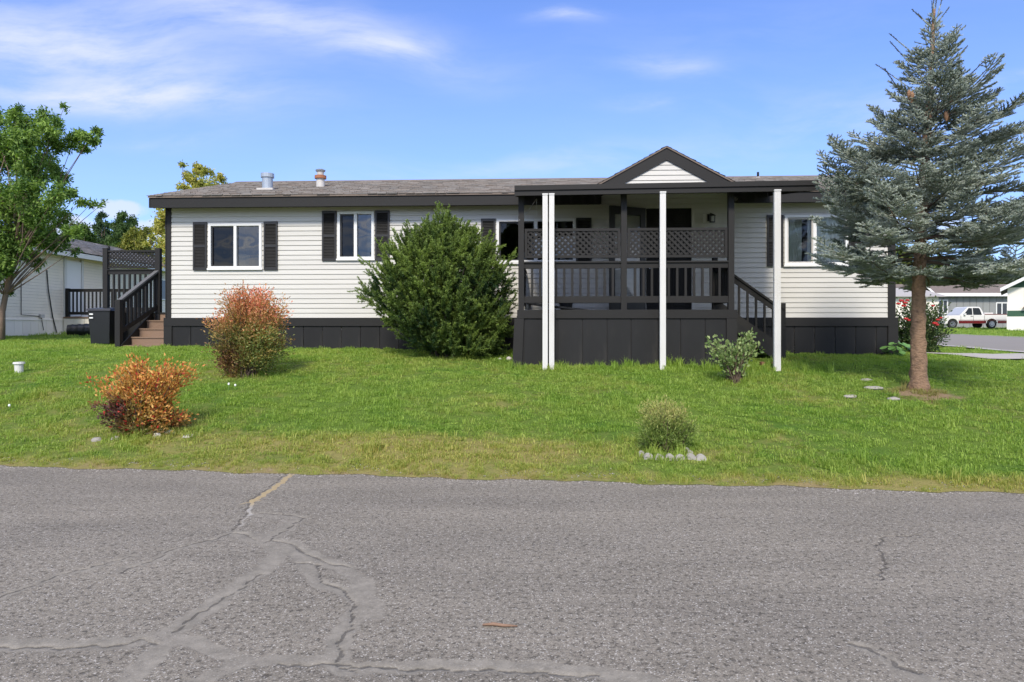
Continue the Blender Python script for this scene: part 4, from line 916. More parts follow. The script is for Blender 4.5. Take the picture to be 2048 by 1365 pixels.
# pickup
def pickup():
    D = 57.0; x0 = fx(1880, D); zg = 1.5 - (657.5 - HZ) / F * D
    o = thing('pickup_truck', 'old white extended cab pickup truck with maroon lower panels parked on the grass', 'truck', (x0 + 2.85, D + .95, zg))
    L = fx(2015, D) - x0; hw = .95; k = L / 5.7
    def P(pts): return [((a - 2.85) * k, b * k) for a, b in pts]
    def arch(cx, r, n=8): return [(cx - r * math.cos(math.pi * i / n), .42 + r * math.sin(math.pi * i / n) * .95) for i in range(n + 1)]
    # side view, nose at the left (x=0)
    low = [(0.08, .42)] + arch(1.05, .45)[0:] + arch(4.35, .45) + [(5.62, .48), (5.68, .80), (5.65, 1.20), (3.72, 1.20), (3.70, 1.12), (1.75, 1.12), (.55, 1.08), (.12, 1.0), (.04, .75)]
    MB().slab([(a, -hw, b) for a, b in P(low)], (0, 2 * hw, 0)).build('body', M_truckw, o)
    for a, b in ((1.54, 3.72), (3.73, 3.86), (4.84, 5.66)):
        q = P([(a, .43), (b, .43), (b, .66), (a, .66)]); MB().slab([(c, -hw - .012, d) for c, d in q], (0, .01, 0)).build('lower_panel', M_maroon, o)
    q = P([(1.54, .70), (5.6, .70), (5.6, .73), (1.54, .73)]); MB().slab([(c, -hw - .014, d) for c, d in q], (0, .012, 0)).build('trim_strip', M_maroon, o)
    q = P([(3.75, 1.17), (5.66, 1.17), (5.66, 1.23), (3.75, 1.23)]); MB().slab([(c, -hw - .01, d) for c, d in q], (0, 2 * hw + .02, 0)).build('bed_rail', M_maroon, o)
    cab = P([(1.68, 1.115), (3.72, 1.115), (3.60, 1.50), (3.42, 1.80), (3.25, 1.84), (2.55, 1.84), (2.38, 1.80)]); V = []
    inset = lambda z: .10 * max(0, z / k - 1.1) / .7
    V = [(a, -hw + .03 + inset(b) , b) for a, b in cab] + [(a, hw - .03 - inset(b), b) for a, b in cab]; n = len(cab)
    MB().add(V, [tuple(range(n)), tuple(range(n, 2 * n))[::-1]] + [(i, n + i, n + (i + 1) % n, (i + 1) % n) for i in range(n)]).build('cab', M_truckw, o)
    for w in ([(1.98, 1.16), (2.72, 1.16), (2.72, 1.72), (2.46, 1.74)], [(2.80, 1.16), (3.52, 1.16), (3.40, 1.62), (3.30, 1.74), (2.80, 1.74)]):
        q = P(w); MB().slab([(a, -hw + .018 + inset(b), b) for a, b in q], (0, -.012, 0)).build('side_window', M_cglass if False else mat('dark_pane', (.03, .035, .04), .08, .02), o)
    a, b = P([(1.74, 1.17)])[0], P([(2.36, 1.76)])[0]
    MB().add([(a[0] - .02, -hw + .1, a[1] + .01), (a[0] - .02, hw - .1, a[1] + .01), (b[0] - .02, hw - .17, b[1] + .01), (b[0] - .02, -hw + .17, b[1] + .01)], [(0, 1, 2, 3)]).build('windscreen', mat('pale_pane', (.5, .52, .53), .1, .05), o)
    for cx in (1.05, 4.35):
        for sy in (-1, 1):
            c = P([(cx, .37)])[0]; w = MB().tube([(c[0], sy * (hw - .22), c[1]), (c[0], sy * (hw + .0), c[1])], .37 * k, 24).build('wheel', M_tyre, o)
            MB().tube([(c[0], sy * (hw - .1), c[1]), (c[0], sy * (hw + .012), c[1])], .23 * k, 16).build('rim', M_chrome, w)
            hub = MB()
            for j in range(6):
                an = j * math.pi / 3; hub.tube([(c[0] + .14 * k * math.cos(an), sy * (hw + .011), c[1] + .14 * k * math.sin(an)), (c[0] + .14 * k * math.cos(an), sy * (hw + .016), c[1] + .14 * k * math.sin(an))], .035, 6)
            hub.build('rim_holes', M_tyre, w)
    q = P([(-.05, .45), (.35, .45), (.35, .62), (-.05, .62)]); MB().slab([(a, -hw - .02, b) for a, b in q], (0, 2 * hw + .04, 0)).build('bumper', M_chrome, o)
    q = P([(5.60, .48), (5.74, .48), (5.74, .64), (5.60, .64)]); MB().slab([(a, -hw + .02, b) for a, b in q], (0, 2 * hw - .04, 0)).build('bumper', M_maroon, o)
    q = P([(.03, .66), (.10, .66), (.14, .98), (.06, .98)]); MB().slab([(a - .015, -hw + .1, b) for a, b in q], (0, 2 * hw - .2, 0)).build('grille', M_blk, o)
    for z in (.72, .86): q = P([(.02, z), (.34, z), (.34, z + .08), (.05, z + .08)]); MB().slab([(a, -hw - .015, b) for a, b in q], (0, .16, 0)).build('headlight', M_chrome, o)
    q = P([(1.95, 1.14), (2.10, 1.14), (2.10, 1.28), (1.95, 1.28)]); MB().slab([(a, -hw - .14, b) for a, b in q], (0, .14, 0)).build('mirror', M_truckw, o)
    q = P([(2.56, 1.02), (2.74, 1.02), (2.74, 1.06), (2.56, 1.06)]); MB().slab([(a, -hw - .02, b) for a, b in q], (0, .02, 0)).build('door_handle', M_blk, o)
    for xx in (1.72, 2.78, 3.72): q = P([(xx, .45), (xx + .015, .45), (xx + .015, 1.11), (xx, 1.11)]); MB().slab([(a, -hw - .0155, b) for a, b in q], (0, .016, 0)).build('door_seam', M_blk, o)
    q = P([(3.95, 1.231), (4.7, 1.231), (4.7, 1.35), (3.95, 1.35)]); MB().slab([(a, -.6, b) for a, b in q], (0, 1.2, 0)).build('tool_box', M_white, o)
pickup()

# ------------------------------------------------------------------ foliage helpers
def unit(v): return v / np.maximum(np.linalg.norm(v, axis=-1, keepdims=True), 1e-9)
def leaves(P, Dr, ln, wd, col, rng, fold=.25):
    n = len(P); Dr = unit(Dr); sd_ = unit(np.cross(Dr, rng.normal(size=(n, 3)))); nr = np.cross(Dr, sd_)
    ln = np.broadcast_to(ln, (n,))[:, None]; wd = np.broadcast_to(wd, (n,))[:, None]
    V = np.stack([P, P + Dr * ln * .5 + sd_ * wd * .5 + nr * wd * fold, P + Dr * ln, P + Dr * ln * .5 - sd_ * wd * .5 + nr * wd * fold], 1).reshape(-1, 3)
    i = np.arange(n)[:, None] * 4; Fc = np.concatenate([i + [0, 1, 2], i + [0, 2, 3]])
    return V, Fc, np.repeat(col, 4, 0)
def needles(P0, P1, per, ln, wd, ang, col, rng, coljit=.15):
    n = len(P0); ax = unit(P1 - P0); a = unit(np.cross(ax, rng.normal(size=(n, 3)))); b = np.cross(ax, a)
    ax, a, b = [np.repeat(q, per, 0) for q in (ax, a, b)]
    t = rng.random((n * per, 1)); ph = rng.random((n * per, 1)) * 2 * math.pi
    p = np.repeat(P0, per, 0) * (1 - t) + np.repeat(P1, per, 0) * t
    an = ang * rng.uniform(.8, 1.2, (n * per, 1)); d = ax * np.cos(an) + (a * np.cos(ph) + b * np.sin(ph)) * np.sin(an)
    sd_ = unit(np.cross(d, rng.normal(size=(n * per, 3)))); l = ln * rng.uniform(.75, 1.15, (n * per, 1))
    V = np.stack([p - sd_ * wd / 2, p + sd_ * wd / 2, p + d * l], 1).reshape(-1, 3)
    Fc = np.arange(n * per * 3).reshape(-1, 3); c = np.repeat(col, per, 0) * rng.uniform(1 - coljit, 1 + coljit, (n * per, 1))
    return V, Fc, np.repeat(c, 3, 0)
def cores(P0, P1, r, col, rng):
    n = len(P0); ax = unit(P1 - P0); a = unit(np.cross(ax, rng.normal(size=(n, 3)))); b = np.cross(ax, a); ring = []
    r = np.broadcast_to(r, (n,))[:, None]
    for P, f in ((P0, 1.0), (P1, .6)):
        for k in range(3): ring.append(P + (a * math.cos(k * 2.094) + b * math.sin(k * 2.094)) * r * f)
    V = np.stack(ring, 1).reshape(-1, 3); i = np.arange(n)[:, None] * 6
    Fc = np.concatenate([np.concatenate([i + [k, (k + 1) % 3, 3 + (k + 1) % 3], i + [k, 3 + (k + 1) % 3, 3 + k]]) for k in range(3)])
    return V, Fc, np.repeat(col, 6, 0)
def merge(parts):
    Vs, Fs, Cs = [], [], []; b = 0
    for V, Fc, c in parts: Vs.append(V); Fs.append(Fc + b); Cs.append(c); b += len(V)
    return np.concatenate(Vs), np.concatenate(Fs), np.concatenate(Cs)
ML = leafmat('leaf'); MN = leafmat('needle', .12, .6, spec=.25); MB_ = leafmat('bush_leaf', .3, .5)
print('structures done')

# ------------------------------------------------------------------ the blue spruce
def spruce():
    rng = np.random.default_rng(5); base = onground(1838, 783)
    o = thing('blue_spruce', 'tall blue-grey spruce with brown cones and bare lower trunk at the right of the lawn', 'tree', base)
    H = 5.62; lean = .20
    def tp(z): return np.array([lean * (z / H) ** 1.5, 0.05 * math.sin(z), z])
    tr = MB(); pts = []; rad = []
    for i in range(64):
        z = -.1 + (H - .25) * i / 63; pts.append(tuple(tp(max(z, 0)) + [0, 0, min(z, 0)])); rad.append((.096 * (1 - max(z, 0) / H) ** .85 + .009) * (1 + .35 * math.exp(-max(z, 0) / .12)))
    tr.tube(pts, rad, 22)
    for vi, (x, y, z) in enumerate(tr.v):
        q = tp(max(z, 0)); an = math.atan2(y - q[1], x - q[0]); f = 1 + .05 * math.sin(an * 5 + z * 9) + .06 * math.sin(an * 3 - z * 23) + .06 * math.sin(z * 41 + an * 2) + rng.uniform(-.045, .045)
        tr.v[vi] = (q[0] + (x - q[0]) * f, q[1] + (y - q[1]) * f, z)
    tr.build('trunk', M_sbark, o, smooth=True)
    segs0, segs1, tone, thick = [], [], [], []; wood = MB()
    up = np.array([0, 0, 1.0])
    def reach(z, az):
        zz = [1.55, 1.9, 2.4, 3.0, 3.5, 3.9, 4.3, 4.7, 5.0, 5.6]; rr = [1.5, 1.66, 1.5, 1.45, 1.15, .92, .62, .32, .17, .06]
        r = np.interp(z, zz, rr)
        if math.cos(az) < 0 and z > 3.1: r *= 1 + .20 * math.cos(az)
        if math.cos(az) > 0: r *= 1 + .30 * math.cos(az) * (1 if z < 3.8 else 0)
        return r
    def add(p, q, tn, th=.0045): segs0.append(p); segs1.append(q); tone.append(tn); thick.append(th)
    def twig(p, d, L, lvl, side, tn):
        if L < .05: return
        n = max(2, int(L / .055)); st = L / n; q = p.copy(); dd_ = d.copy()
        for i in range(n):
            dd_ = unit(dd_ + rng.normal(0, .05, 3) + up * .035); r = q + dd_ * st; add(q, r, tn + rng.uniform(-.1, .1)); q = r
            if lvl < 2 and i < n - 1 and rng.random() < .95:
                for sg in (-1, 1):
                    if rng.random() < .85:
                        s_ = unit(np.cross(dd_, up)) * sg; nd = unit(dd_ * .72 + s_ * .75 + up * rng.uniform(-.18, .22)); twig(q, nd, (L - (i + 1) * st) * rng.uniform(.45, .62) + .03, lvl + 1, sg, tn + .08)
    z = 1.66; k = 0
    while z < H - .50:
        nb_ = 6 if z < 4.6 else 4; 
        for j in range(nb_):
            az = k * 2.4 + j * 2 * math.pi / nb_ + rng.uniform(-.25, .25); zz_ = z + rng.uniform(-.05, .05); L = reach(z, az) * rng.uniform(.58, 1.12)
            f = min(1, (z - 1.6) / 3.2); el = .02 + f * .85 + (0 if z < 4.6 else .25)
            d = np.array([math.cos(az) * math.cos(el), math.sin(az) * math.cos(el), math.sin(el)])
            p = tp(zz_); n = max(3, int(L / .075)); st = L / n; q = p.copy(); dd_ = d.copy(); line = [q.copy()]; tn = rng.uniform(-.3, .35)
            for i in range(n):
                fr = i / n; dd_ = unit(dd_ + up * (-.030 if fr < .4 else .075) * (1.2 - f) + rng.normal(0, .055, 3)); r = q + dd_ * st
                if fr > .25: add(q, r, tn)
                q = r; line.append(q.copy())
                if fr > .16 and i < n - 1:
                    for sg in (-1, 1):
                        if rng.random() < .93:
                            s_ = unit(np.cross(dd_, up)) * sg; nd = unit(dd_ * .75 + s_ * .8 + up * rng.uniform(-.2, .16)); ll = min((L - i * st) * .55, .42) * rng.uniform(.75, 1.1) + .05
                            twig(q, nd, ll, 1, sg, tn)
            wood.tube(line, [max(.004, .018 * (L / 1.5) * (1 - i / len(line))) for i in range(len(line))], 5, cap=False)
        z += .155 if z < 4.2 else .14; k += 1
    # leader shoots
    top = tp(H - .66)
    for (dx, dy, L) in ((.02, .0, .66), (.16, .05, .60), (.30, -.05, .66), (-.5, .1, .35), (-.9, -.1, .42), (.6, .15, .40), (-.25, -.3, .34)):
        q = top + [0, 0, rng.uniform(0, .1)]; d = unit(np.array([dx, dy, 1.0 if abs(dx) < .4 else .55])); n = int(L / .05)
        for i in range(n): d = unit(d + up * .03); r = q + d * .05; add(q, r, .1 if i < n * .5 else -.5); q = r
    for (zz_, az, L) in ((4.75, 3.0, .75), (4.5, 3.3, .85), (4.3, 2.7, .95), (4.55, .15, .8), (4.2, .5, .95), (4.0, -.3, 1.05), (3.9, 3.5, 1.15), (4.1, -.7, .9)):
        q = tp(zz_ - .3); d = unit(np.array([math.cos(az), math.sin(az), .95]))
        for i in range(int(L / .05)): r = q + d * .05; add(q, r, .0 if i < 12 else -.3); q = r
    wood.build('branches', M_twig, o)
    P0, P1 = np.array(segs0), np.array(segs1); tn = np.array(tone); print('spruce segs', len(P0))
    if len(P0) > 34000:
        pass
    ca, cb_ = np.array([.13, .18, .14]), np.array([.55, .61, .53]); kk = np.clip(.45 + tn + rng.uniform(-.25, .25, len(tn)), 0, 1)[:, None]
    col = ca * (1 - kk) + cb_ * kk
    bare = (tn < -.28)[:, None]; col = np.where(bare, np.array([.075, .085, .06]), col)
    per = max(8, min(22, int(620000 / len(P0))))
    a = needles(P0, P1, per, .026, .0078, .8, col, rng, .2); b = cores(P0, P1, np.where(tn < -.28, .007, .0085), col * .75 + np.array([.02, .012, .006]), rng)
    V, Fc, c = merge([a, b]); fast('foliage', V, Fc, MN, o, c)
    mc = mat('cone_brown', (.22, .115, .055), .7, .3, 40, .01, 60)
    for (u, v, dy) in ((1818, 190, -.1), (1824, 193, -.15), (1822, 197, -.05), (1902, 200, -.1), (1915, 197, .05), (1892, 232, -.2), (1896, 230, -.1),  (1905, 178, .2)):
        D = base.y - .42 + dy; p = at(u, v, D) - Vector(base); m_ = MB(); m_.tube([(p.x, p.y, p.z + .06), (p.x, p.y, p.z + .02), (p.x + .004, p.y, p.z - .02), (p.x + .006, p.y, p.z - .07)], [.013, .028, .025, .008], 8); m_.build('cone', mc, o)
    return base
SP = spruce()

# ------------------------------------------------------------------ dark evergreen shrub against the house
def yew():
    rng = np.random.default_rng(9); base = onground(880, 715)
    bD = 12.55; base = Vector(((885 - 1024) / F * bD, bD, gz((885 - 1024) / F * bD, bD)))
    o = thing('evergreen_shrub', 'large spiky dark green evergreen shrub against the house left of the porch', 'shrub', base)
    # outline of the crown seen from the street: centre column and reach at each height (px)
    hv = [705, 680, 650, 615, 590, 560, 530, 502, 470]; lf = [828, 786, 750, 722, 722, 735, 762, 805, 862]; rt = [1010, 1022, 1028, 1032, 1034, 1030, 1010, 965, 905]
    P0s, P1s, tn, sz = [], [], [], []; wood = MB(); up = np.array([0, 0, 1.0])
    def shoot(p, d, L, t, s=1.0, curl=.04):
        n = max(3, int(L / .045)); q = p.copy(); dd_ = unit(d)
        for i in range(n):
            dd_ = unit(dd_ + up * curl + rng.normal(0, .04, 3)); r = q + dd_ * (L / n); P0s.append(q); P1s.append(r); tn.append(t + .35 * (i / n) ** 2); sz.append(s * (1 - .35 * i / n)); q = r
    for k in range(1900):
        v = rng.uniform(440, 712) if rng.random() < .85 else rng.uniform(560, 712)
        v = 712 - (712 - 478) * rng.random() ** 1.05
        l = np.interp(-v, [-h for h in hv], lf) + 22; r = np.interp(-v, [-h for h in hv], rt) - 14; cx = (l + r) / 2; hw_ = (r - l) / 2
        an = rng.uniform(0, 2 * math.pi); rad = rng.random() ** .55 * rng.uniform(.8, 1.08)
        u = cx + hw_ * rad * math.cos(an); dep = hw_ * .80 * rad * math.sin(an) / F * bD
        if dep > 1.15: dep = 1.15
        p = np.array(at(u, v, bD) - base); p[1] += dep * .95
        out = np.array([math.cos(an) * rad * 1.0, math.sin(an) * rad * .9, 0]); el = .55 + .9 * (712 - v) / 270
        d = out * 1.1 + up * el; 
        if rad < .5: d += up * .3
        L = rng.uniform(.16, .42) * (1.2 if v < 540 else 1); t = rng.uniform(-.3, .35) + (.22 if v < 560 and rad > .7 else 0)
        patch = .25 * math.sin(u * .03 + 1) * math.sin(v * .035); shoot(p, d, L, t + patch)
        for j in range(3): shoot(p + unit(d) * L * rng.uniform(.1, .6), unit(d) + rng.normal(0, .55, 3), L * rng.uniform(.4, .7), t + patch)
    # long whips that break the outline
    for (u0, v0, u1, v1) in ((880, 520, 884, 406), (884, 500, 880, 415), (888, 500, 893, 425), (875, 540, 905, 440), (892, 480, 902, 432), (870, 500, 872, 432), (790, 620, 708, 598), (800, 640, 706, 565), (790, 590, 722, 540), (800, 560, 750, 478), (820, 560, 765, 478), (830, 540, 793, 465), (840, 540, 812, 450),
                             (850, 520, 826, 446), (870, 500, 848, 445), (860, 510, 858, 436), (890, 500, 880, 430), (920, 500, 935, 455), (940, 500, 955, 455), (960, 520, 985, 470), (990, 540, 1000, 495), (780, 560, 718, 520), (770, 620, 722, 585),
                             (960, 500, 948, 458), (905, 480, 898, 428), (1000, 560, 1028, 505), (810, 600, 760, 510), (835, 585, 800, 498)):
        p = np.array(at(u0, v0, bD) - base); q = np.array(at(u1, v1, bD) - base); p[1] += rng.uniform(-.5, .2); q[1] = p[1] + rng.uniform(-.15, .15)
        L = np.linalg.norm(q - p); shoot(p, q - p, L, .15, 1.0, .01)
        for j in range(8): f = rng.uniform(.1, .85); shoot(p + (q - p) * f, unit(q - p) + rng.normal(0, .4, 3), L * .22, .25)
    for k in range(16):
        an = rng.uniform(0, 6.28); r0 = rng.uniform(.02, .2); tip = np.array([math.cos(an) * rng.uniform(.4, 1.2), math.sin(an) * .7, rng.uniform(.8, 2.0)])
        wood.tube([(r0 * math.cos(an), r0 * math.sin(an), -.05), tuple(tip * [.35, .35, .5]), tuple(tip)], [.035, .022, .008], 6)
    wood.build('stems', mat('dark_stem', (.035, .028, .02), .9, .2, 10), o)
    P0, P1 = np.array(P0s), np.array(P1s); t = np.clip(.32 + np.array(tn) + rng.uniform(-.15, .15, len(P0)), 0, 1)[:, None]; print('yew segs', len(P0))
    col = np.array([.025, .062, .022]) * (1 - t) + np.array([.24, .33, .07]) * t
    per = max(6, min(14, int(480000 / len(P0))))
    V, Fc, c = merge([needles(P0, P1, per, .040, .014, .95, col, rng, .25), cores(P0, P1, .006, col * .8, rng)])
    # keep it off the wall and the porch
    rel = np.array([base.x, base.y]); s_ = (V[:, 0] + rel[0] - HO.x) * EX + (V[:, 1] + rel[1] - HO.y) * EY; tt = -(V[:, 0] + rel[0] - HO.x) * EY + (V[:, 1] + rel[1] - HO.y) * EX
    keep = (tt < -.07) & ~((s_ > p0 - .05) & (tt > TQ - .1))
    fk = keep[Fc].all(1); Fc = Fc[fk]; V[:, 2] = np.maximum(V[:, 2], .02)
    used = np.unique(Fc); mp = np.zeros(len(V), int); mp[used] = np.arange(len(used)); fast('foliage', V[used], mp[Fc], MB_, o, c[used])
yew()

# ------------------------------------------------------------------ leafy shrubs
def shrub(name, label, u, v, stems, leafn, ln, wd, colf, mat_=None, seed=1, spread=.05, depth=.7, stem_r=.010, extra_up=.3, cat='shrub', D=None, ground_z=None, leaf_from=.35, scatter=.06):
    """stems: list of target points (u, v) of the twig ends in the photograph; the shrub is as deep as it is wide"""
    rng = np.random.default_rng(seed); b = onground(u, v)
    if D: b = Vector(((u - 1024) / F * D, D, gz((u - 1024) / F * D, D)))
    o = thing(name, label, cat, b); wood = MB(); P = []; Dr = []; Cc = []
    for (us, vs) in stems:
        for rep in range(3):
            tip = np.array(at(us + rng.normal(0, 5), vs + rng.normal(0, 5), b.y) - b); wdt = abs(tip[0]) + .08
            tip[1] = rng.uniform(-1, 1) * depth * (.25 + .45 * min(1, wdt)); tip[0] *= .93 if name != 'red_shrub' else .84; base_p = np.array([rng.normal(0, spread), rng.normal(0, spread), -.02]); mid = base_p * .5 + tip * np.array([.42, .42, .58]) + rng.normal(0, .03, 3)
            pts = [base_p, mid, tip]; wood.tube(pts, [stem_r, stem_r * .6, stem_r * .25], 4, cap=False)
            n = leafn; f = leaf_from + (1 - leaf_from) * rng.random(n) ** .8
            p = np.where(f[:, None] < .5, base_p + (mid - base_p) * (f[:, None] * 2), mid + (tip - mid) * (f[:, None] * 2 - 1)); sc_ = rng.normal(0, scatter, (n, 3)) * np.array([1, 1, .8])
            p = p + sc_; d = sc_ * 6 + unit(tip - mid) * .6 + rng.normal(0, .45, (n, 3)) + [0, 0, extra_up]
            P.append(p); Dr.append(d); Cc.append(colf(p, f, rng, us, vs))
    P, Dr, Cc = np.concatenate(P), np.concatenate(Dr), np.clip(np.concatenate(Cc), .003, .9); P[:, 2] = np.maximum(P[:, 2], .02)
    V, Fc, c = leaves(P, Dr, ln * rng.uniform(.65, 1.2, len(P)), wd, Cc, rng)
    wood.build('stems', M_twig, o); fast('foliage', V, Fc, mat_ or MB_, o, c); return o
def lerp3(a, b, t): return np.array(a) * (1 - t) + np.array(b) * t
def red_col(p, f, rng, us, vs):
    n = len(p); h = np.clip(p[:, 2] / 1.15, 0, 1)[:, None]; ed = np.clip(f[:, None] * 1.3 - .35, 0, 1)
    j = rng.random((n, 1)); olive = lerp3((.10, .17, .045), (.30, .34, .11), j); red = lerp3((.72, .16, .10), (.86, .34, .20), j); dark = lerp3((.10, .035, .03), (.22, .06, .04), j); yel = np.array([.42, .30, .08])
    gate = (math.sin(us * .11) + math.sin(vs * .13 + us * .05)) * .2
    k = np.clip(ed * np.clip((h - .45 - gate * .6) * 2.4, 0, 1) * (.95 + gate) + rng.uniform(-.25, .2, (n, 1)), 0, 1)
    c = olive * (1 - k) + red * k
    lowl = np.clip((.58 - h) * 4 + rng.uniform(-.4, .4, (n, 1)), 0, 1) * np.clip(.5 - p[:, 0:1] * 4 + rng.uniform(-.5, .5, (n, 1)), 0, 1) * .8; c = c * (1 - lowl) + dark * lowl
    y = (rng.random((n, 1)) < .10 + .25 * (p[:, 0:1] > .35)).astype(float) * .7; return c * (1 - y) + yel * y
rs_ = [(430, 600), (450, 592), (470, 600), (490, 580), (500, 590), (515, 583), (530, 600), (545, 585), (565, 600), (572, 612), (575, 640), (578, 660), (568, 680), (560, 690), (440, 625), (430, 640), (432, 665), (445, 690), (428, 690), (425, 720), (470, 640), (500, 630),
       (530, 640), (550, 650), (480, 670), (510, 680), (540, 690), (465, 700), (450, 710), (485, 700), (475, 720), (500, 715), (565, 705), (550, 660), (520, 620), (460, 615), (455, 650), (535, 625), (560, 625), (500, 605), (480, 610), (470, 735), (445, 640), (510, 655), (540, 670), (520, 665)]
shrub('red_shrub', 'tall round shrub with coral red and olive leaves in front of the left skirting', 492, 755, rs_, 215, .046, .020, red_col, seed=3, depth=.85, scatter=.065)
def orange_col(p, f, rng, us, vs):
    n = len(p); j = rng.random((n, 1)); ed = np.clip(f[:, None] * 1.4 - .5, 0, 1)
    orange = lerp3((.66, .22, .06), (.82, .46, .13), j); dark = lerp3((.045, .025, .025), (.15, .06, .05), j); olive = lerp3((.10, .13, .03), (.3, .3, .08), j)
    left = np.clip((-.02 - p[:, 0:1]) / .18, 0, 1) * np.clip((.48 - p[:, 2:3]) / .14, 0, 1)
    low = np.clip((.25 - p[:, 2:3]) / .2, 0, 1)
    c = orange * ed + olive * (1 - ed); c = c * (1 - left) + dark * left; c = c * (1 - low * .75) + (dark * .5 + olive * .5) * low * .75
    r = (rng.random((n, 1)) < .08).astype(float); return c * (1 - r) + np.array([.5, .05, .04]) * r
os_ = [(200, 755), (215, 770), (205, 790), (198, 805), (210, 815), (222, 835), (235, 745), (250, 735), (262, 740), (275, 732), (285, 725), (255, 760), (270, 775), (240, 780), (230, 800), (245, 820), (300, 755), (315, 760), (330, 740), (345, 735), (360, 725), (370, 740), (378, 750),
       (362, 765), (350, 780), (335, 790), (320, 780), (305, 790), (345, 810), (355, 830), (368, 838), (350, 845), (330, 820), (310, 810), (285, 790), (290, 815), (260, 800), (300, 835), (325, 845), (270, 830), (250, 840)]
shrub('orange_shrub', 'low shrub with orange leaves on top and dark purple leaves at left, ringed by stones', 288, 868, os_, 105, .046, .022, orange_col, seed=4, depth=.6, scatter=.042, leaf_from=.3)
def spirea_col(p, f, rng, us, vs):
    n = len(p); j = rng.random((n, 1)); h = np.clip(p[:, 2:3] / .42, 0, 1); g = lerp3((.10, .17, .035), (.30, .38, .10), j); y = lerp3((.46, .43, .13), (.64, .54, .24), j); k = np.clip((h - .68) * 1.6 + rng.uniform(-.3, .3, (n, 1)), 0, 1); return g * (1 - k) + y * k
ss_ = [(1282, 835), (1290, 822), (1300, 815), (1312, 810), (1325, 808), (1338, 812), (1350, 815), (1362, 818), (1372, 830), (1382, 840), (1385, 855), (1380, 865), (1280, 850), (1278, 865), (1290, 860), (1300, 845), (1315, 840), (1330, 835), (1345, 840), (1360, 850), (1350, 865), (1330, 860),
       (1310, 865), (1370, 870), (1285, 880), (1300, 880), (1340, 880), (1365, 882), (1320, 825), (1356, 832)]
shrub('spirea_bush', 'small round yellow-green bush behind the scalloped concrete edging', 1330, 905, ss_, 130, .040, .009, spirea_col, seed=6, depth=.5, scatter=.03, leaf_from=.25, stem_r=.005)
def lilac_col(p, f, rng, us, vs):
    n = len(p); j = rng.random((n, 1)); return lerp3((.10, .17, .05), (.34, .42, .17), j)
ls_ = [(1420, 688), (1430, 700), (1425, 708), (1440, 684), (1450, 692), (1462, 690), (1470, 698), (1455, 705), (1492, 665), (1500, 675), (1490, 685), (1505, 692), (1515, 695), (1520, 700), (1485, 705), (1498, 708), (1440, 715), (1460, 720), (1448, 735), (1455, 745), (1475, 730), (1480, 745)]
shrub('young_shrub', 'small open shrub with pale green leaves in front of the right end of the porch', 1468, 768, ls_, 15, .062, .040, lilac_col, seed=8, depth=.5, scatter=.04, leaf_from=.62, stem_r=.008)
def rose_col(p, f, rng, us, vs):
    n = len(p); j = rng.random((n, 1)); return lerp3((.025, .06, .02), (.14, .19, .07), j ** 1.6)
rb_ = [(1795, 625), (1800, 612), (1812, 608), (1825, 606), (1835, 615), (1850, 620), (1862, 610), (1870, 618), (1878, 640), (1882, 655), (1878, 670), (1870, 685), (1860, 695), (1795, 640), (1792, 660), (1800, 680), (1815, 640), (1830, 650), (1850, 650), (1840, 675), (1820, 690), (1865, 630), (1860, 660), (1805, 655), (1815, 665)]
rbo = shrub('rose_bush', 'rose bush with red blooms behind the spruce trunk at the house corner', 1836, 704, rb_, 90, .06, .035, rose_col, seed=12, depth=.9, scatter=.07, leaf_from=.25, D=14.6)
M_rose = mat('rose_red', (.36, .02, .018), .5, .25, 30)
for (u, v, r) in ((1803, 602, .05), (1810, 606, .05), (1797, 608, .045), (1808, 612, .05), (1815, 601, .04), (1812, 638, .045), (1818, 641, .04), (1870, 647, .05), (1874, 650, .04), (1876, 640, .04), (1845, 612, .04), (1866, 612, .035), (1882, 636, .03)):
    p = at(u, v, 14.15) - Vector(rbo.location); m_ = MB()
    for j in range(7):
        an = j * .9; q = Vector((math.cos(an), math.sin(an) * .7, .3 * math.sin(j))) * r * .6; m_.tube([p + q + Vector((0, 0, -r * .3)), p + q, p + q + Vector((0, 0, r * .4))], [r * .3, r * .55, r * .3], 5)
    m_.build('bloom', M_rose, rbo)
# broad leaved plant at the corner
hb = onground(1806, 717); hb = Vector((hb.x, 13.2, gz(hb.x, 13.2))); ho = thing('broadleaf_plant', 'low plant with large round bright green leaves at the right house corner', 'plant', hb)
M_host = mat('broad_leaf', (.13, .27, .06), .5, .2, 8)
rg = random.Random(4)
for k in range(26):
    an = rg.uniform(0, 6.28); r = rg.uniform(.03, .24); z = rg.uniform(.05, .27); c = Vector((r * math.cos(an), r * math.sin(an), z)); sz = rg.uniform(.05, .085); nrm = Vector((math.cos(an) * .5, math.sin(an) * .5 - .5, 1)).normalized(); a = nrm.cross(Vector((0, 1, 0))).normalized(); b = nrm.cross(a)
    m_ = MB(); ring = [c + (a * math.cos(q * .785) + b * math.sin(q * .785) * .85) * sz for q in range(8)]; m_.add([c - nrm * .015] + ring, [(0, i + 1, (i + 1) % 8 + 1) for i in range(8)]); m_.tube([(0, 0, 0), tuple(c - nrm * .015)], .004, 3, cap=False); m_.build('leaf', M_host, ho)

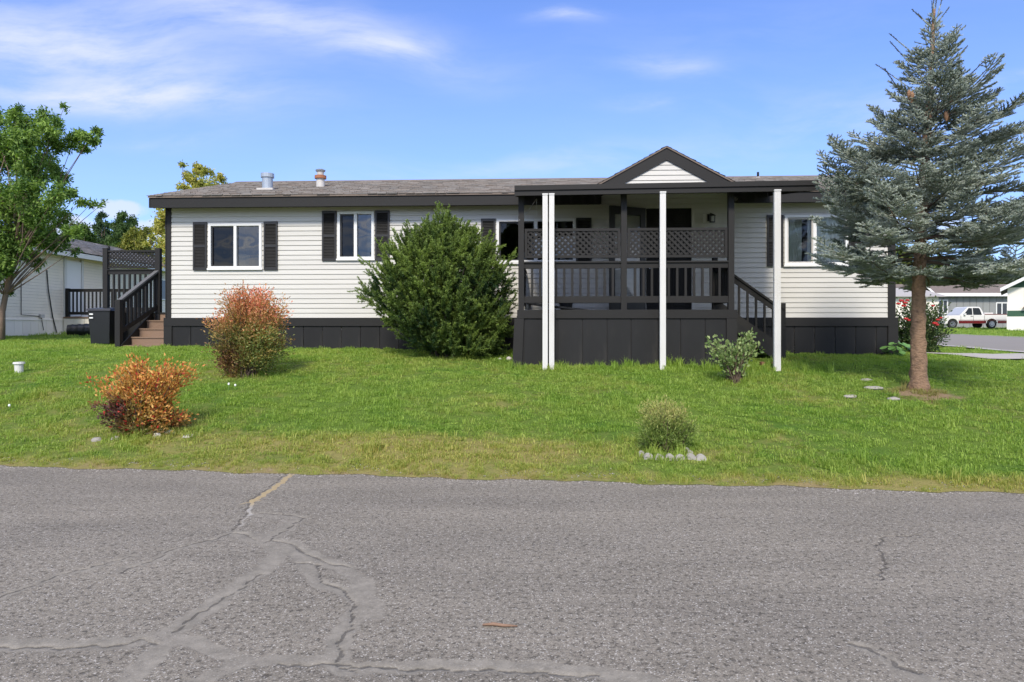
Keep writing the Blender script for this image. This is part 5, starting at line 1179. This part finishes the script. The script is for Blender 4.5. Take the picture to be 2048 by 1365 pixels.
# ------------------------------------------------------------------ trees made of limbs and leaf clumps
def tree(name, label, base, clumps, n_leaf, ln, wd, ca, cb, seed, trunk_r=.12, D=None, bend=0., cat='tree', group=None, trunk_pts=None, depth=1.0, foliage_mat=None, yel=None):
    rng = np.random.default_rng(seed); o = thing(name, label, cat, base, group=group); b = np.array(base); wood = MB()
    cl = [(np.array(c) - b, r) for c, r in clumps]; cen = np.mean([c for c, r in cl], 0); topz = max(c[2] for c, r in cl)
    tp_ = trunk_pts or [(0, 0, -.1), (bend * .3, 0, topz * .25), (bend * .7, 0, topz * .5), (bend, 0, topz * .85)]
    tp_ = [np.array(p, float) for p in tp_]; wood.tube(tp_, [trunk_r * (1 - .8 * i / (len(tp_) - 1)) for i in range(len(tp_))], 10)
    P, Dr, Cc = [], [], []; vol = np.array([r ** 2.2 for c, r in cl]); vol /= vol.sum()
    for (c, r), w in zip(cl, vol):
        f = np.clip((c[2] / topz) * .6, .26, .8); i = f * (len(tp_) - 1); a = tp_[int(i)] + (tp_[min(int(i) + 1, len(tp_) - 1)] - tp_[int(i)]) * (i - int(i))
        mid = (a + c) / 2 + rng.normal(0, r * .25, 3) + [0, 0, r * .1]; wood.tube([a, mid, c, c + (c - mid) * .06], [trunk_r * .26, trunk_r * .15, trunk_r * .06, .005], 5, cap=False)
        n = max(20, int(n_leaf * w)); ns = max(4, n // 90)
        sub = c + unit(rng.normal(size=(ns, 3))) * r * rng.uniform(.25, 1.0, (ns, 1)); sub[:, 2] = c[2] + (sub[:, 2] - c[2]) * .85
        for s_ in sub[:14]: wood.tube([c, (c + s_) / 2 + rng.normal(0, r * .08, 3), s_], [trunk_r * .07, .008, .004], 3, cap=False)
        k = rng.integers(0, ns, n); p = sub[k] + rng.normal(0, r * .21, (n, 3)); P.append(p); Dr.append(rng.normal(size=(n, 3)) + [0, 0, -.25])
        j = np.clip(rng.random((n, 1)) * .8 + rng.normal(0, .18, (ns, 1))[k], 0, 1); col = np.array(ca) * (1 - j) + np.array(cb) * j
        if yel is not None: y = np.clip(rng.random((ns, 1))[k] * 1.6 - .9, 0, 1); col = col * (1 - y) + np.array(yel) * y
        Cc.append(col)
    P, Dr, Cc = map(np.concatenate, (P, Dr, Cc)); V, Fc, c = leaves(P, Dr, ln * rng.uniform(.7, 1.25, len(P)), wd, Cc, rng)
    wood.build('trunk', M_bark, o, smooth=True); fast('crown', V, Fc, foliage_mat or ML, o, c); return o
def pxclumps(lst, D, seed, dep=1.0):
    rng = np.random.default_rng(seed); out = []
    for (u, v, r) in lst: rm = r / F * D; out.append((tuple(at(u, v, D + rng.uniform(-1, 1) * dep)), rm))
    return out
lt = onground(4, 686); lt = Vector((fx(3, 18.5), 18.5, gz(fx(3, 18.5), 18.5)))
cl = [(-180, 300, 60), (-120, 330, 70), (-60, 250, 45), (-20, 235, 35), (30, 225, 18), (45, 250, 30), (85, 245, 26), (105, 262, 24), (128, 215, 9), (60, 290, 38), (120, 285, 26), (150, 275, 22), (178, 278, 20), (190, 262, 12), (165, 300, 18), (10, 320, 45), (70, 345, 36), (112, 335, 22), (130, 360, 22),
      (140, 385, 15), (110, 395, 28), (30, 400, 45), (-60, 430, 80), (80, 430, 36), (128, 440, 24), (160, 405, 13), (180, 410, 12), (205, 408, 8), (145, 462, 20), (60, 470, 36), (10, 480, 40), (-30, 520, 40), (95, 490, 26), (70, 520, 20), (10, 545, 22), (18, 575, 14), (-100, 530, 60), (-150, 420, 80), (130, 480, 16),
      (-200, 480, 70), (-80, 370, 70), (20, 280, 40), (150, 500, 10), (40, 440, 35), (20, 500, 30), (60, 415, 30), (90, 465, 26), (50, 380, 30), (90, 320, 25)]
tree('leafy_tree', 'green leafy tree with slender trunk cut by the left edge of the photo', lt, pxclumps(cl, 18.5, 3, 1.1), 85000, .12, .042, (.06, .13, .025), (.32, .46, .10), 21, .085,
     trunk_pts=[(0, 0, -.1), (.02, 0, .8), (.18, 0, 1.6), (.34, 0, 2.2), (.2, 0, 3.2), (-.2, 0, 4.5), (-.5, 0, 5.8)])
yb = Vector((fx(372, 29), 29, gz(fx(372, 29), 29)))
cl = [(395, 338, 16), (378, 352, 14), (415, 345, 14), (372, 378, 14), (392, 372, 20), (420, 368, 20), (440, 362, 14), (452, 382, 16), (430, 392, 25), (400, 400, 30), (465, 400, 14), (340, 425, 22), (325, 440, 18), (318, 462, 18), (330, 490, 22), (370, 440, 45), (420, 440, 45), (320, 410, 12), (300, 480, 12), (380, 500, 50), (450, 470, 40), (365, 330, 7)]
tree('yellowing_tree', 'yellow-green tree rising behind the left end of the roof', yb, pxclumps(cl, 29, 5, 1.2), 30000, .13, .06, (.22, .27, .05), (.58, .54, .14), 22, .16, yel=(.42, .30, .06))
yb = Vector((fx(275, 36), 36, gz(fx(275, 36), 36)))
cl = [(270, 475, 18), (290, 470, 14), (255, 490, 16), (285, 492, 18), (300, 500, 16), (240, 500, 12), (270, 515, 30), (265, 462, 8)]
tree('yellowing_tree', 'small yellow-green tree beyond the lattice of the side deck', yb, pxclumps(cl, 36, 6, 1.0), 9000, .15, .07, (.10, .15, .03), (.36, .34, .07), 23, .12)
gb_ = Vector((fx(248, 48), 48, gz(fx(248, 48), 48)))
cl = [(245, 440, 14), (262, 445, 14), (235, 455, 14), (255, 465, 20), (240, 480, 22), (265, 480, 18), (248, 500, 24), (250, 430, 8)]
tree('round_tree', 'dark green round tree beyond the neighbouring roof, left of the house', gb_, pxclumps(cl, 48, 7, 1.4), 9000, .2, .09, (.03, .07, .02), (.13, .2, .06), 24, .16)
gb_ = Vector((fx(203, 52), 52, gz(fx(203, 52), 52)))
cl = [(204, 432, 8), (200, 442, 10), (210, 450, 12), (196, 458, 13), (208, 468, 15), (198, 480, 18), (212, 485, 16), (200, 500, 20)]
tree('narrow_tree', 'narrow dark tree beyond the neighbouring roof', gb_, pxclumps(cl, 52, 8, 1.0), 7000, .2, .08, (.02, .05, .02), (.09, .14, .06), 25, .15)
gb_ = Vector((fx(165, 46), 46, gz(fx(165, 46), 46)))
cl = [(150, 462, 18), (170, 460, 16), (180, 475, 18), (160, 480, 20), (135, 470, 20), (120, 480, 22), (185, 490, 16), (150, 500, 25), (90, 480, 25), (60, 490, 30)]
tree('spreading_tree', 'mid green spreading tree behind the neighbouring home', gb_, pxclumps(cl, 46, 9, 1.2), 9000, .2, .09, (.04, .09, .02), (.16, .24, .05), 26, .16)
# far tree line: one tree built, the others copied
def blob(n, R_, H_, seed):
    rng = np.random.default_rng(seed); out = []
    for i in range(n):
        z = rng.uniform(.16, 1); r = R_ * math.sin(min(1, z * 1.15 + .05) * math.pi * .86) ** .6; an = rng.uniform(0, 6.28); q = rng.random() ** .5 * r * .75; out.append(((q * math.cos(an), q * math.sin(an), z * H_), R_ * rng.uniform(.26, .42)))
    return out
GT = 'trees of the far tree line'
t1 = tree('distant_tree', 'green bushy tree', (30, 84, 1.2), [((30 + c[0], 84 + c[1], 1.2 + c[2]), r) for c, r in blob(18, 3.6, 7.2, 1)], 9000, .42, .22, (.035, .075, .02), (.17, .22, .06), 31, .25, group=GT)
t2 = tree('distant_tree', 'yellower green tree', (36, 88, 1.2), [((36 + c[0], 88 + c[1], 1.2 + c[2]), r) for c, r in blob(16, 3.2, 8.0, 2)], 8000, .42, .2, (.05, .09, .02), (.22, .25, .06), 32, .25, group=GT)
rg = random.Random(5)
ORD = ['first', 'second', 'third', 'fourth', 'fifth', 'sixth', 'seventh', 'eighth', 'ninth', 'tenth', 'eleventh', 'twelfth', 'thirteenth', 'fourteenth', 'fifteenth', 'sixteenth']
t1['label'] = 'green bushy tree of the far tree line hidden behind the dark house corner'; t2['label'] = 'yellowish green tree of the far tree line just beyond the right house corner'
for i, x in enumerate(np.arange(41, 92, 3.5)):
    src = (t1, t2)[i % 2]; s_ = rg.uniform(.75, 1.1); y = rg.uniform(76, 90)
    c = dup(src, (x + rg.uniform(-.6, .6), y, 1.2), rg.uniform(0, 6.28), scale=(s_, s_, s_ * rg.uniform(.85, 1.1)))
    c['label'] = ('bushy green' if i % 2 == 0 else 'yellowish green') + ' tree above the grey home roof, ' + ORD[i] + ' from the left'
for i, (x, y) in enumerate(((-66, 92), (-57, 88), (-49, 95))):
    c = dup((t1, t2)[i % 2], (x, y, 1.2), i * 2.0, label='far green tree behind the neighbouring home, ' + ORD[i] + ' from the left')
    c['group'] = 'far trees beyond the neighbouring home'
c = dup(t1, (62, 72, 1.2), 1.0, scale=(1.3, 1.3, 1.35), label='taller green tree beyond the green and white home at the right edge')
for i, (x, y, s_, src, lb) in enumerate([(-9.5, -15, 1.0, t1, 'green tree across the road mirrored in the leftmost window'), (-3.4, -16, .85, t2, 'yellowish green tree across the road mirrored in the second window'),
                          (5, -16, .95, t1, 'green tree across the road mirrored in the window behind the porch'), (13, -17, 1.1, t2, 'yellowish green tree across the road mirrored in the window near the spruce'), (-17, -17, 1.0, t2, 'yellowish green tree across the road opposite the brown steps')]):
    c = dup(src, (x, y, .0), x, scale=(s_ * .8, s_ * .8, s_ * 1.1)); c['label'] = lb; c['group'] = 'trees across the road'
print('trees done')

# ------------------------------------------------------------------ stones, edging, small things on the lawn
def rock(name, label, cat, p, rx, ry, rz, seed, m=M_stone, group=None):
    rng = random.Random(seed); mb = MB(); n, k = 10, 6; V = []
    import mathutils
    for i in range(k + 1):
        th = math.pi * i / k
        for j in range(n):
            ph = 2 * math.pi * j / n; d = Vector((math.sin(th) * math.cos(ph), math.sin(th) * math.sin(ph), math.cos(th))); f = 1 + .22 * mathutils.noise.noise(d * 1.7 + Vector((seed * 3.1, 0, 0)))
            V.append((d.x * rx * f, d.y * ry * f, d.z * rz * f))
    mb.add(V, [(i * n + j, i * n + (j + 1) % n, (i + 1) * n + (j + 1) % n, (i + 1) * n + j) for i in range(k) for j in range(n)])
    o = mb.build(name, m, None, smooth=True); o.location = p; return tag(o, label, cat, group)
M_wst = mat('white_stone', (.44, .41, .38), .8, .2, 9, .01, 18, dirt=(.32, .28, .22, .5))
for i, (u, v, w_, h_, lb) in enumerate([(190, 886, 20, 11, 'grey stone half sunk in grass, leftmost of those ringing the orange shrub'), (228, 884, 17, 13, 'grey stone in the ring round the orange shrub, second from the left'), (311, 881, 19, 15, 'largest whitish stone in front of the orange shrub'),
                                     (336, 872, 22, 12, 'pale stone just behind and right of the largest white stone'), (376, 878, 26, 8, 'flat pale stone right of the orange shrub, rightmost of its ring')]):
    g = onground(u, v); k = g.y / F; rock('stone', lb, 'stone', (g.x, g.y + w_ * k * .3, g.z + h_ * k * .28), w_ * k * .58, w_ * k * .45, h_ * k * .65, i + 2, M_wst if i > 1 else M_stone, 'stones around the orange shrub')
for i, (u, v, w_, h_, lb) in enumerate([(1733, 765, 24, 6, 'small grey stepping stone nearest the house left of the spruce'), (1747, 781, 40, 9, 'large flat stepping stone left of the spruce trunk'), (1700, 798, 28, 6, 'leftmost stepping stone near the spruce, half overgrown'), (1787, 803, 26, 9, 'flat stepping stone in the needle litter just below the spruce trunk')]):
    g = onground(u, v); k = g.y / F; rock('stepping_stone', lb, 'stone', (g.x, g.y, g.z + .030), w_ * k * .50, w_ * k * .36, .028, i + 20, M_stone, 'stepping stones by the spruce')
for i, (u, v, r, lb) in enumerate([(1018, 722, .05, 'white stone lying by the left foot of the porch'), (1000, 722, .035, 'small brownish stone under the evergreen shrub')]):
    g = onground(u, v); rock('stone', lb, 'stone', (g.x, g.y, g.z + r * .5), r * 1.1, r, r, i + 40, M_wst)
# scalloped edging
# the photograph shows one moulded strip in two lengths
def edging(label, lst, name='garden_edging', grp='scalloped edging around the small bush'):
    g0 = onground(lst[0][0], lst[0][1]); o = thing(name, label, 'garden edging', g0, group=grp)
    for (u, v, r) in lst:
        g = onground(u, v); k = g.y / F; rr = r * k; c = Vector(g) - Vector(g0); m_ = MB(); n = 12
        prof = [(rr * math.cos(math.pi * i / n), rr * math.sin(math.pi * i / n) * 1.15 + .02) for i in range(n + 1)]; poly = [(-rr, -.06)] + [] ; P = [(rr, -.06)] + prof + [(-rr, -.06)]
        m_.slab([(c.x + a, c.y - .03, c.z + b) for a, b in P][::-1], (0, .055, 0)); m_.build('scallop', mat('edging_concrete', (.33, .31, .285), .85, .15, 14, .004, 80, obj_var=.1), o)
edging('scalloped concrete garden edging strip in front of the small yellow-green bush', [(1297, 921, 9.5), (1318, 922, 9), (1339, 922, 9), (1360, 923, 9.5), (1381, 923, 10.5), (1402, 924, 10)])
edging('end piece of scalloped edging running back at the left of the small bush', [(1283, 914, 7)])
edging('tilted scalloped edging strip going back at the right of the small bush', [(1373, 906, 6), (1380, 912, 6)])
# loose gravel and crumbs where the lawn meets the asphalt
rg_ = np.random.default_rng(77); n = 5200; gx = rg_.uniform(-6.5, 6.5, n); go_ = np.abs(rg_.normal(0, .10, n)) * np.where(rg_.random(n) < .72, -1, .7) + edge_noise(gx); gy = yedge(gx) + go_ + .01
gsz = rg_.uniform(.003, .009, n); gzv = np.where(go_ - edge_noise(gx) > 0, zl(gx, gy) - .002, .0)
oct_ = np.array([(1, 0, 0), (0, 1, 0), (-1, 0, 0), (0, -1, 0), (0, 0, .8)]); V_ = (np.stack([gx, gy, gzv], -1)[:, None, :] + oct_[None] * gsz[:, None, None] * rg_.uniform(.6, 1.3, (n, 5, 1))).reshape(-1, 3)
F_ = (np.arange(n)[:, None, None] * 5 + np.array([(0, 1, 4), (1, 2, 4), (2, 3, 4), (3, 0, 4)])[None]).reshape(-1, 3)
gcol = np.repeat(rg_.uniform(.12, .42, (n, 1)) * np.array([1, .93, .84]), 5, 0)
gro = fast('gravel', V_, F_, leafmat('gravel_grain', 0, .9), None, gcol); tag(gro, 'loose gravel crumbs strewn along the edge of the asphalt', 'gravel', kind='stuff')
# stick on the road
a, b = road_px([(965, 1253), (1035, 1256)])
stk = thing('stick', 'short brown stick lying on the asphalt', 'stick', (a[0], a[1], 0)); dx, dy = b[0] - a[0], b[1] - a[1]
MB().tube([(0, 0, .008), (dx * .3, dy * .3 + .005, .012), (dx * .6, dy * .6 - .002, .01), (dx, dy, .009)], [.005, .009, .008, .004], 7).build('wood', mat('stick_wood', (.21, .13, .085), .8, .2, 30), stk, smooth=True)
# brick and downspout splash by the stairs
g = onground(1533, 733); bk = MB().box(-.10, .10, -.05, .05, 0, .065).build('brick', mat('red_brick', (.25, .09, .07), .85, .2, 20), None); bk.location = (g.x, g.y, g.z + .01); tag(bk, 'dark red brick lying in the grass between young shrub and white post', 'brick')
# dandelion seed heads
M_dan = mat('seed_head', (.78, .80, .78), .9, .05)
for (u, v, hh, lb) in ((457, 790, .15, 'white dandelion seed head left of the pair below the red shrub'), (470, 785, .10, 'white dandelion seed head right of the pair below the red shrub'), (366, 692, .06, 'white dandelion head in the grass by the left skirting'), (18, 822, .07, 'dandelion seed head at the far left of the lawn')):
    g = onground(u, v); d = thing('dandelion', lb, 'flower', g, group='dandelions on the lawn'); MB().tube([(0, 0, 0), (.004, 0, hh)], .0035, 4).build('stalk', M_host, d)
    MB().tube([(.004, 0, hh - .018), (.004, 0, hh - .008), (.004, 0, hh + .008), (.004, 0, hh + .018)], [.006, .014, .014, .006], 8).build('seed_head', M_dan, d, smooth=True)

# ------------------------------------------------------------------ grass
def clump(name, nb, rad, h, wd, seed, lean=.6, tone=(0, 1)):
    rng = np.random.default_rng(seed); V, Fc, T = [], [], []
    for i in range(nb):
        a = rng.uniform(0, 6.28); r = rad * rng.random() ** .5; p = np.array([r * math.cos(a), r * math.sin(a), -.01]); az = rng.uniform(0, 6.28); d = np.array([math.cos(az), math.sin(az), 0]); s_ = np.array([-d[1], d[0], 0]); hh = h * rng.uniform(.5, 1.15); ln = lean * rng.uniform(.2, 1.2) * hh; w_ = wd * rng.uniform(.7, 1.2); b = len(V)
        m = p + d * ln * .3 + [0, 0, hh * .6]; t = p + d * ln + [0, 0, hh * (1 - .25 * ln / max(hh, .01))]
        V += [p - s_ * w_ / 2, p + s_ * w_ / 2, m - s_ * w_ * .42, m + s_ * w_ * .42, t]; Fc += [(b, b + 1, b + 3), (b, b + 3, b + 2), (b + 2, b + 3, b + 4)]; T += [rng.uniform(*tone)] * 5
    me = bpy.data.meshes.new(name); me.from_pydata([tuple(v) for v in V], [], Fc); at_ = me.attributes.new('tone', 'FLOAT', 'POINT'); at_.data.foreach_set('value', T); me.materials.append(M_grass)
    return bpy.data.objects.new(name, me)
gc = bpy.data.collections.new('grass_clumps')
for i, a in enumerate([(64, .12, .040, .007, 1, 1.0), (64, .12, .048, .007, 2, .9), (64, .12, .034, .007, 3, 1.2), (40, .08, .085, .007, 4, .8), (30, .05, .18, .008, 5, .5), (46, .09, .022, .020, 6, 1.6)]): gc.objects.link(clump('clump_%s' % 'abcdef'[i], *a))
def inside(x, y):
    s_ = (x - HO.x) * EX + (y - HO.y) * EY; t = -(x - HO.x) * EY + (y - HO.y) * EX
    m = (s_ > -.06) & (s_ < HL + .06) & (t > -.05) & (t < W2); m |= (s_ > p0 - .05) & (s_ < p1 + .02) & (t > TQ - .09) & (t < 0); m |= (s_ > p1) & (s_ < ne) & (t > TS) & (t < 0)
    m |= (s_ > -2.3) & (s_ < 0) & (t > 1.1) & (t < 3); m |= (s_ > SX0 - .02) & (s_ < 0) & (t > 0) & (t < 1.2)
    m |= (x > 8.6 - .12 * (y - 12.9)) & (x < 10.6) & (y > 12.4) & (y < 14.2)
    m |= (x > 10.9 + .2 * (y - 15)) & (x < 18.6 + .2 * (y - 15)) & (y > 9)
    m |= (x < -17) & (y > 14) & (y < 39); m |= (x < -14.1) & (x > -17) & (y > 25.7) & (y < 29)
    return m
def scatter():
    rng = np.random.default_rng(2); X, Y, I, Sc = [], [], [], []
    def band(ya, yb_, dens, scl):
        A = (yb_ - ya) * (ya + yb_) * .8 + 3 * (yb_ - ya); n = int(A * dens); y = rng.uniform(ya, yb_, n); x = rng.uniform(-1, 1, n) * (.8 * y + 1.2); return x, y, np.full(n, scl)
    for ya, yb_, dens, scl in ((5.8, 9, 120, 1.0), (9, 12, 100, 1.05), (12, 16, 75, 1.15), (16, 24, 26, 1.5), (24, 40, 7, 2.4), (40, 62, 3.0, 3.4)):
        x, y, s_ = band(ya, yb_, dens, scl); X.append(x); Y.append(y); Sc.append(s_)
    x, y, sc_ = np.concatenate(X), np.concatenate(Y), np.concatenate(Sc)
    off = y - yedge(x) - edge_noise(x); n = len(x); lum = np.sin(x * 1.3 + y * 2.1) * np.sin(y * 1.7 - x * .6)
    idx = rng.integers(0, 3, n); tall = (rng.random(n) < .05 + .10 * (lum > .35) + .10 * ((off < .35) & (off > .1))); idx[tall] = 3; idx[(rng.random(n) < .06 + .12 * (np.sin(x * .9 + 2) * np.sin(y * 1.4) > .3))] = 5
    keep = (off > .02) & ~inside(x, y) & (rng.random(n) < np.clip(.5 + off * 4.0, 0, 1))
    d2 = ((x - SP.x - .05) / .55) ** 2 + ((y - SP.y + .05) / .5) ** 2; keep &= ~((d2 < 1) & (rng.random(n) < .85)); 
    keep &= ~((x > 2) & (x > 20 + 0 * y) & (y > 63.5))
    x, y, sc_, idx, off = x[keep], y[keep], sc_[keep], idx[keep], off[keep]
    sc_ = sc_ * rng.uniform(.75, 1.2, len(x)) * np.clip(.6 + off * .8, .6, 1)
    # taller weeds along the porch skirt, the post feet, the deck and around stones
    ex, ey, es, ei = [], [], [], []
    for k in range(420):
        s_ = rng.uniform(p0 - .2, ne + .3); t = TQ - .10 - abs(rng.normal(0, .16)); q = hf(s_, t); ex.append(q.x); ey.append(q.y); es.append(rng.uniform(.6, 1.1) * (1.25 if 3.9 < (q.x * 0 + s_ - p0) * 1.6 < 5.5 else 1)); ei.append(3 if rng.random() < .8 else 4)
    for k in range(320):
        s_ = rng.uniform(-.2, HL); t = -.05 - abs(rng.normal(0, .06)); q = hf(s_, t)
        if s_ < p0 or s_ > ne: ex.append(q.x); ey.append(q.y); es.append(rng.uniform(.4, .9)); ei.append(3)
    for (u, v, r, m_) in ((1332, 912, .28, 60), (288, 876, .34, 50), (1312, 735, .2, 26), (1285, 730, .1, 6), (1470, 765, .25, 50), (495, 752, .3, 40), (1250, 940, .05, 5), (1840, 785, .3, 14), (740, 905, .1, 8), (790, 940, .04, 4), (50, 800, .25, 30), (1680, 940, .5, 30), (1560, 735, .2, 30), (1900, 950, .4, 20)):
        g = onground(u, v)
        for k in range(m_): a = rng.uniform(0, 6.28); q = r * rng.random() ** .5; ex.append(g.x + q * math.cos(a)); ey.append(g.y + q * .7 * math.sin(a)); es.append(rng.uniform(.7, 1.15)); ei.append(4 if rng.random() < .2 else 3)
    for k in range(420):
        xx = rng.uniform(-6, 6); yy = yedge(xx) + edge_noise(np.array(xx)) + rng.uniform(-.03, .25); ex.append(xx); ey.append(yy); es.append(rng.uniform(.3, .7)); ei.append(3)
    x = np.concatenate([x, ex]); y = np.concatenate([y, ey]); sc_ = np.concatenate([sc_, es]); idx = np.concatenate([idx, ei]); z = zl(x, y) - .004
    n = len(x); print('grass clumps', n)
    me = bpy.data.meshes.new('grass'); me.vertices.add(n); me.vertices.foreach_set('co', np.stack([x, y, z], -1).astype(np.float32).ravel())
    rot = np.stack([rng.normal(0, .08, n), rng.normal(0, .08, n), rng.uniform(0, 6.28, n)], -1).astype(np.float32)
    a = me.attributes.new('rot', 'FLOAT_VECTOR', 'POINT'); a.data.foreach_set('vector', rot.ravel()); a = me.attributes.new('scl', 'FLOAT', 'POINT'); a.data.foreach_set('value', sc_.astype(np.float32)); a = me.attributes.new('idx', 'INT', 'POINT'); a.data.foreach_set('value', idx.astype(np.int32))
    me.materials.append(M_grass)
    o = link('grass', me); tag(o, 'short green lawn grass with yellowish dry patches between road and house', 'grass', kind='stuff')
    ng = bpy.data.node_groups.new('grass_scatter', 'GeometryNodeTree'); ng.interface.new_socket('Geometry', in_out='INPUT', socket_type='NodeSocketGeometry'); ng.interface.new_socket('Geometry', in_out='OUTPUT', socket_type='NodeSocketGeometry')
    N = ng.nodes; gi = N.new('NodeGroupInput'); go = N.new('NodeGroupOutput'); ci = N.new('GeometryNodeCollectionInfo'); ci.inputs['Collection'].default_value = gc; ci.inputs['Separate Children'].default_value = True
    def attr(nm, ty): a_ = N.new('GeometryNodeInputNamedAttribute'); a_.data_type = ty; a_.inputs['Name'].default_value = nm; return a_.outputs['Attribute']
    ip = N.new('GeometryNodeInstanceOnPoints'); ip.inputs['Pick Instance'].default_value = True; L = ng.links
    L.new(gi.outputs[0], ip.inputs['Points']); L.new(ci.outputs[0], ip.inputs['Instance']); L.new(attr('idx', 'INT'), ip.inputs['Instance Index'])
    e2r = N.new('FunctionNodeEulerToRotation'); L.new(attr('rot', 'FLOAT_VECTOR'), e2r.inputs[0]); L.new(e2r.outputs[0], ip.inputs['Rotation']); L.new(attr('scl', 'FLOAT'), ip.inputs['Scale'])
    L.new(ip.outputs[0], go.inputs[0]); md = o.modifiers.new('scatter', 'NODES'); md.node_group = ng
scatter()
print('all done')
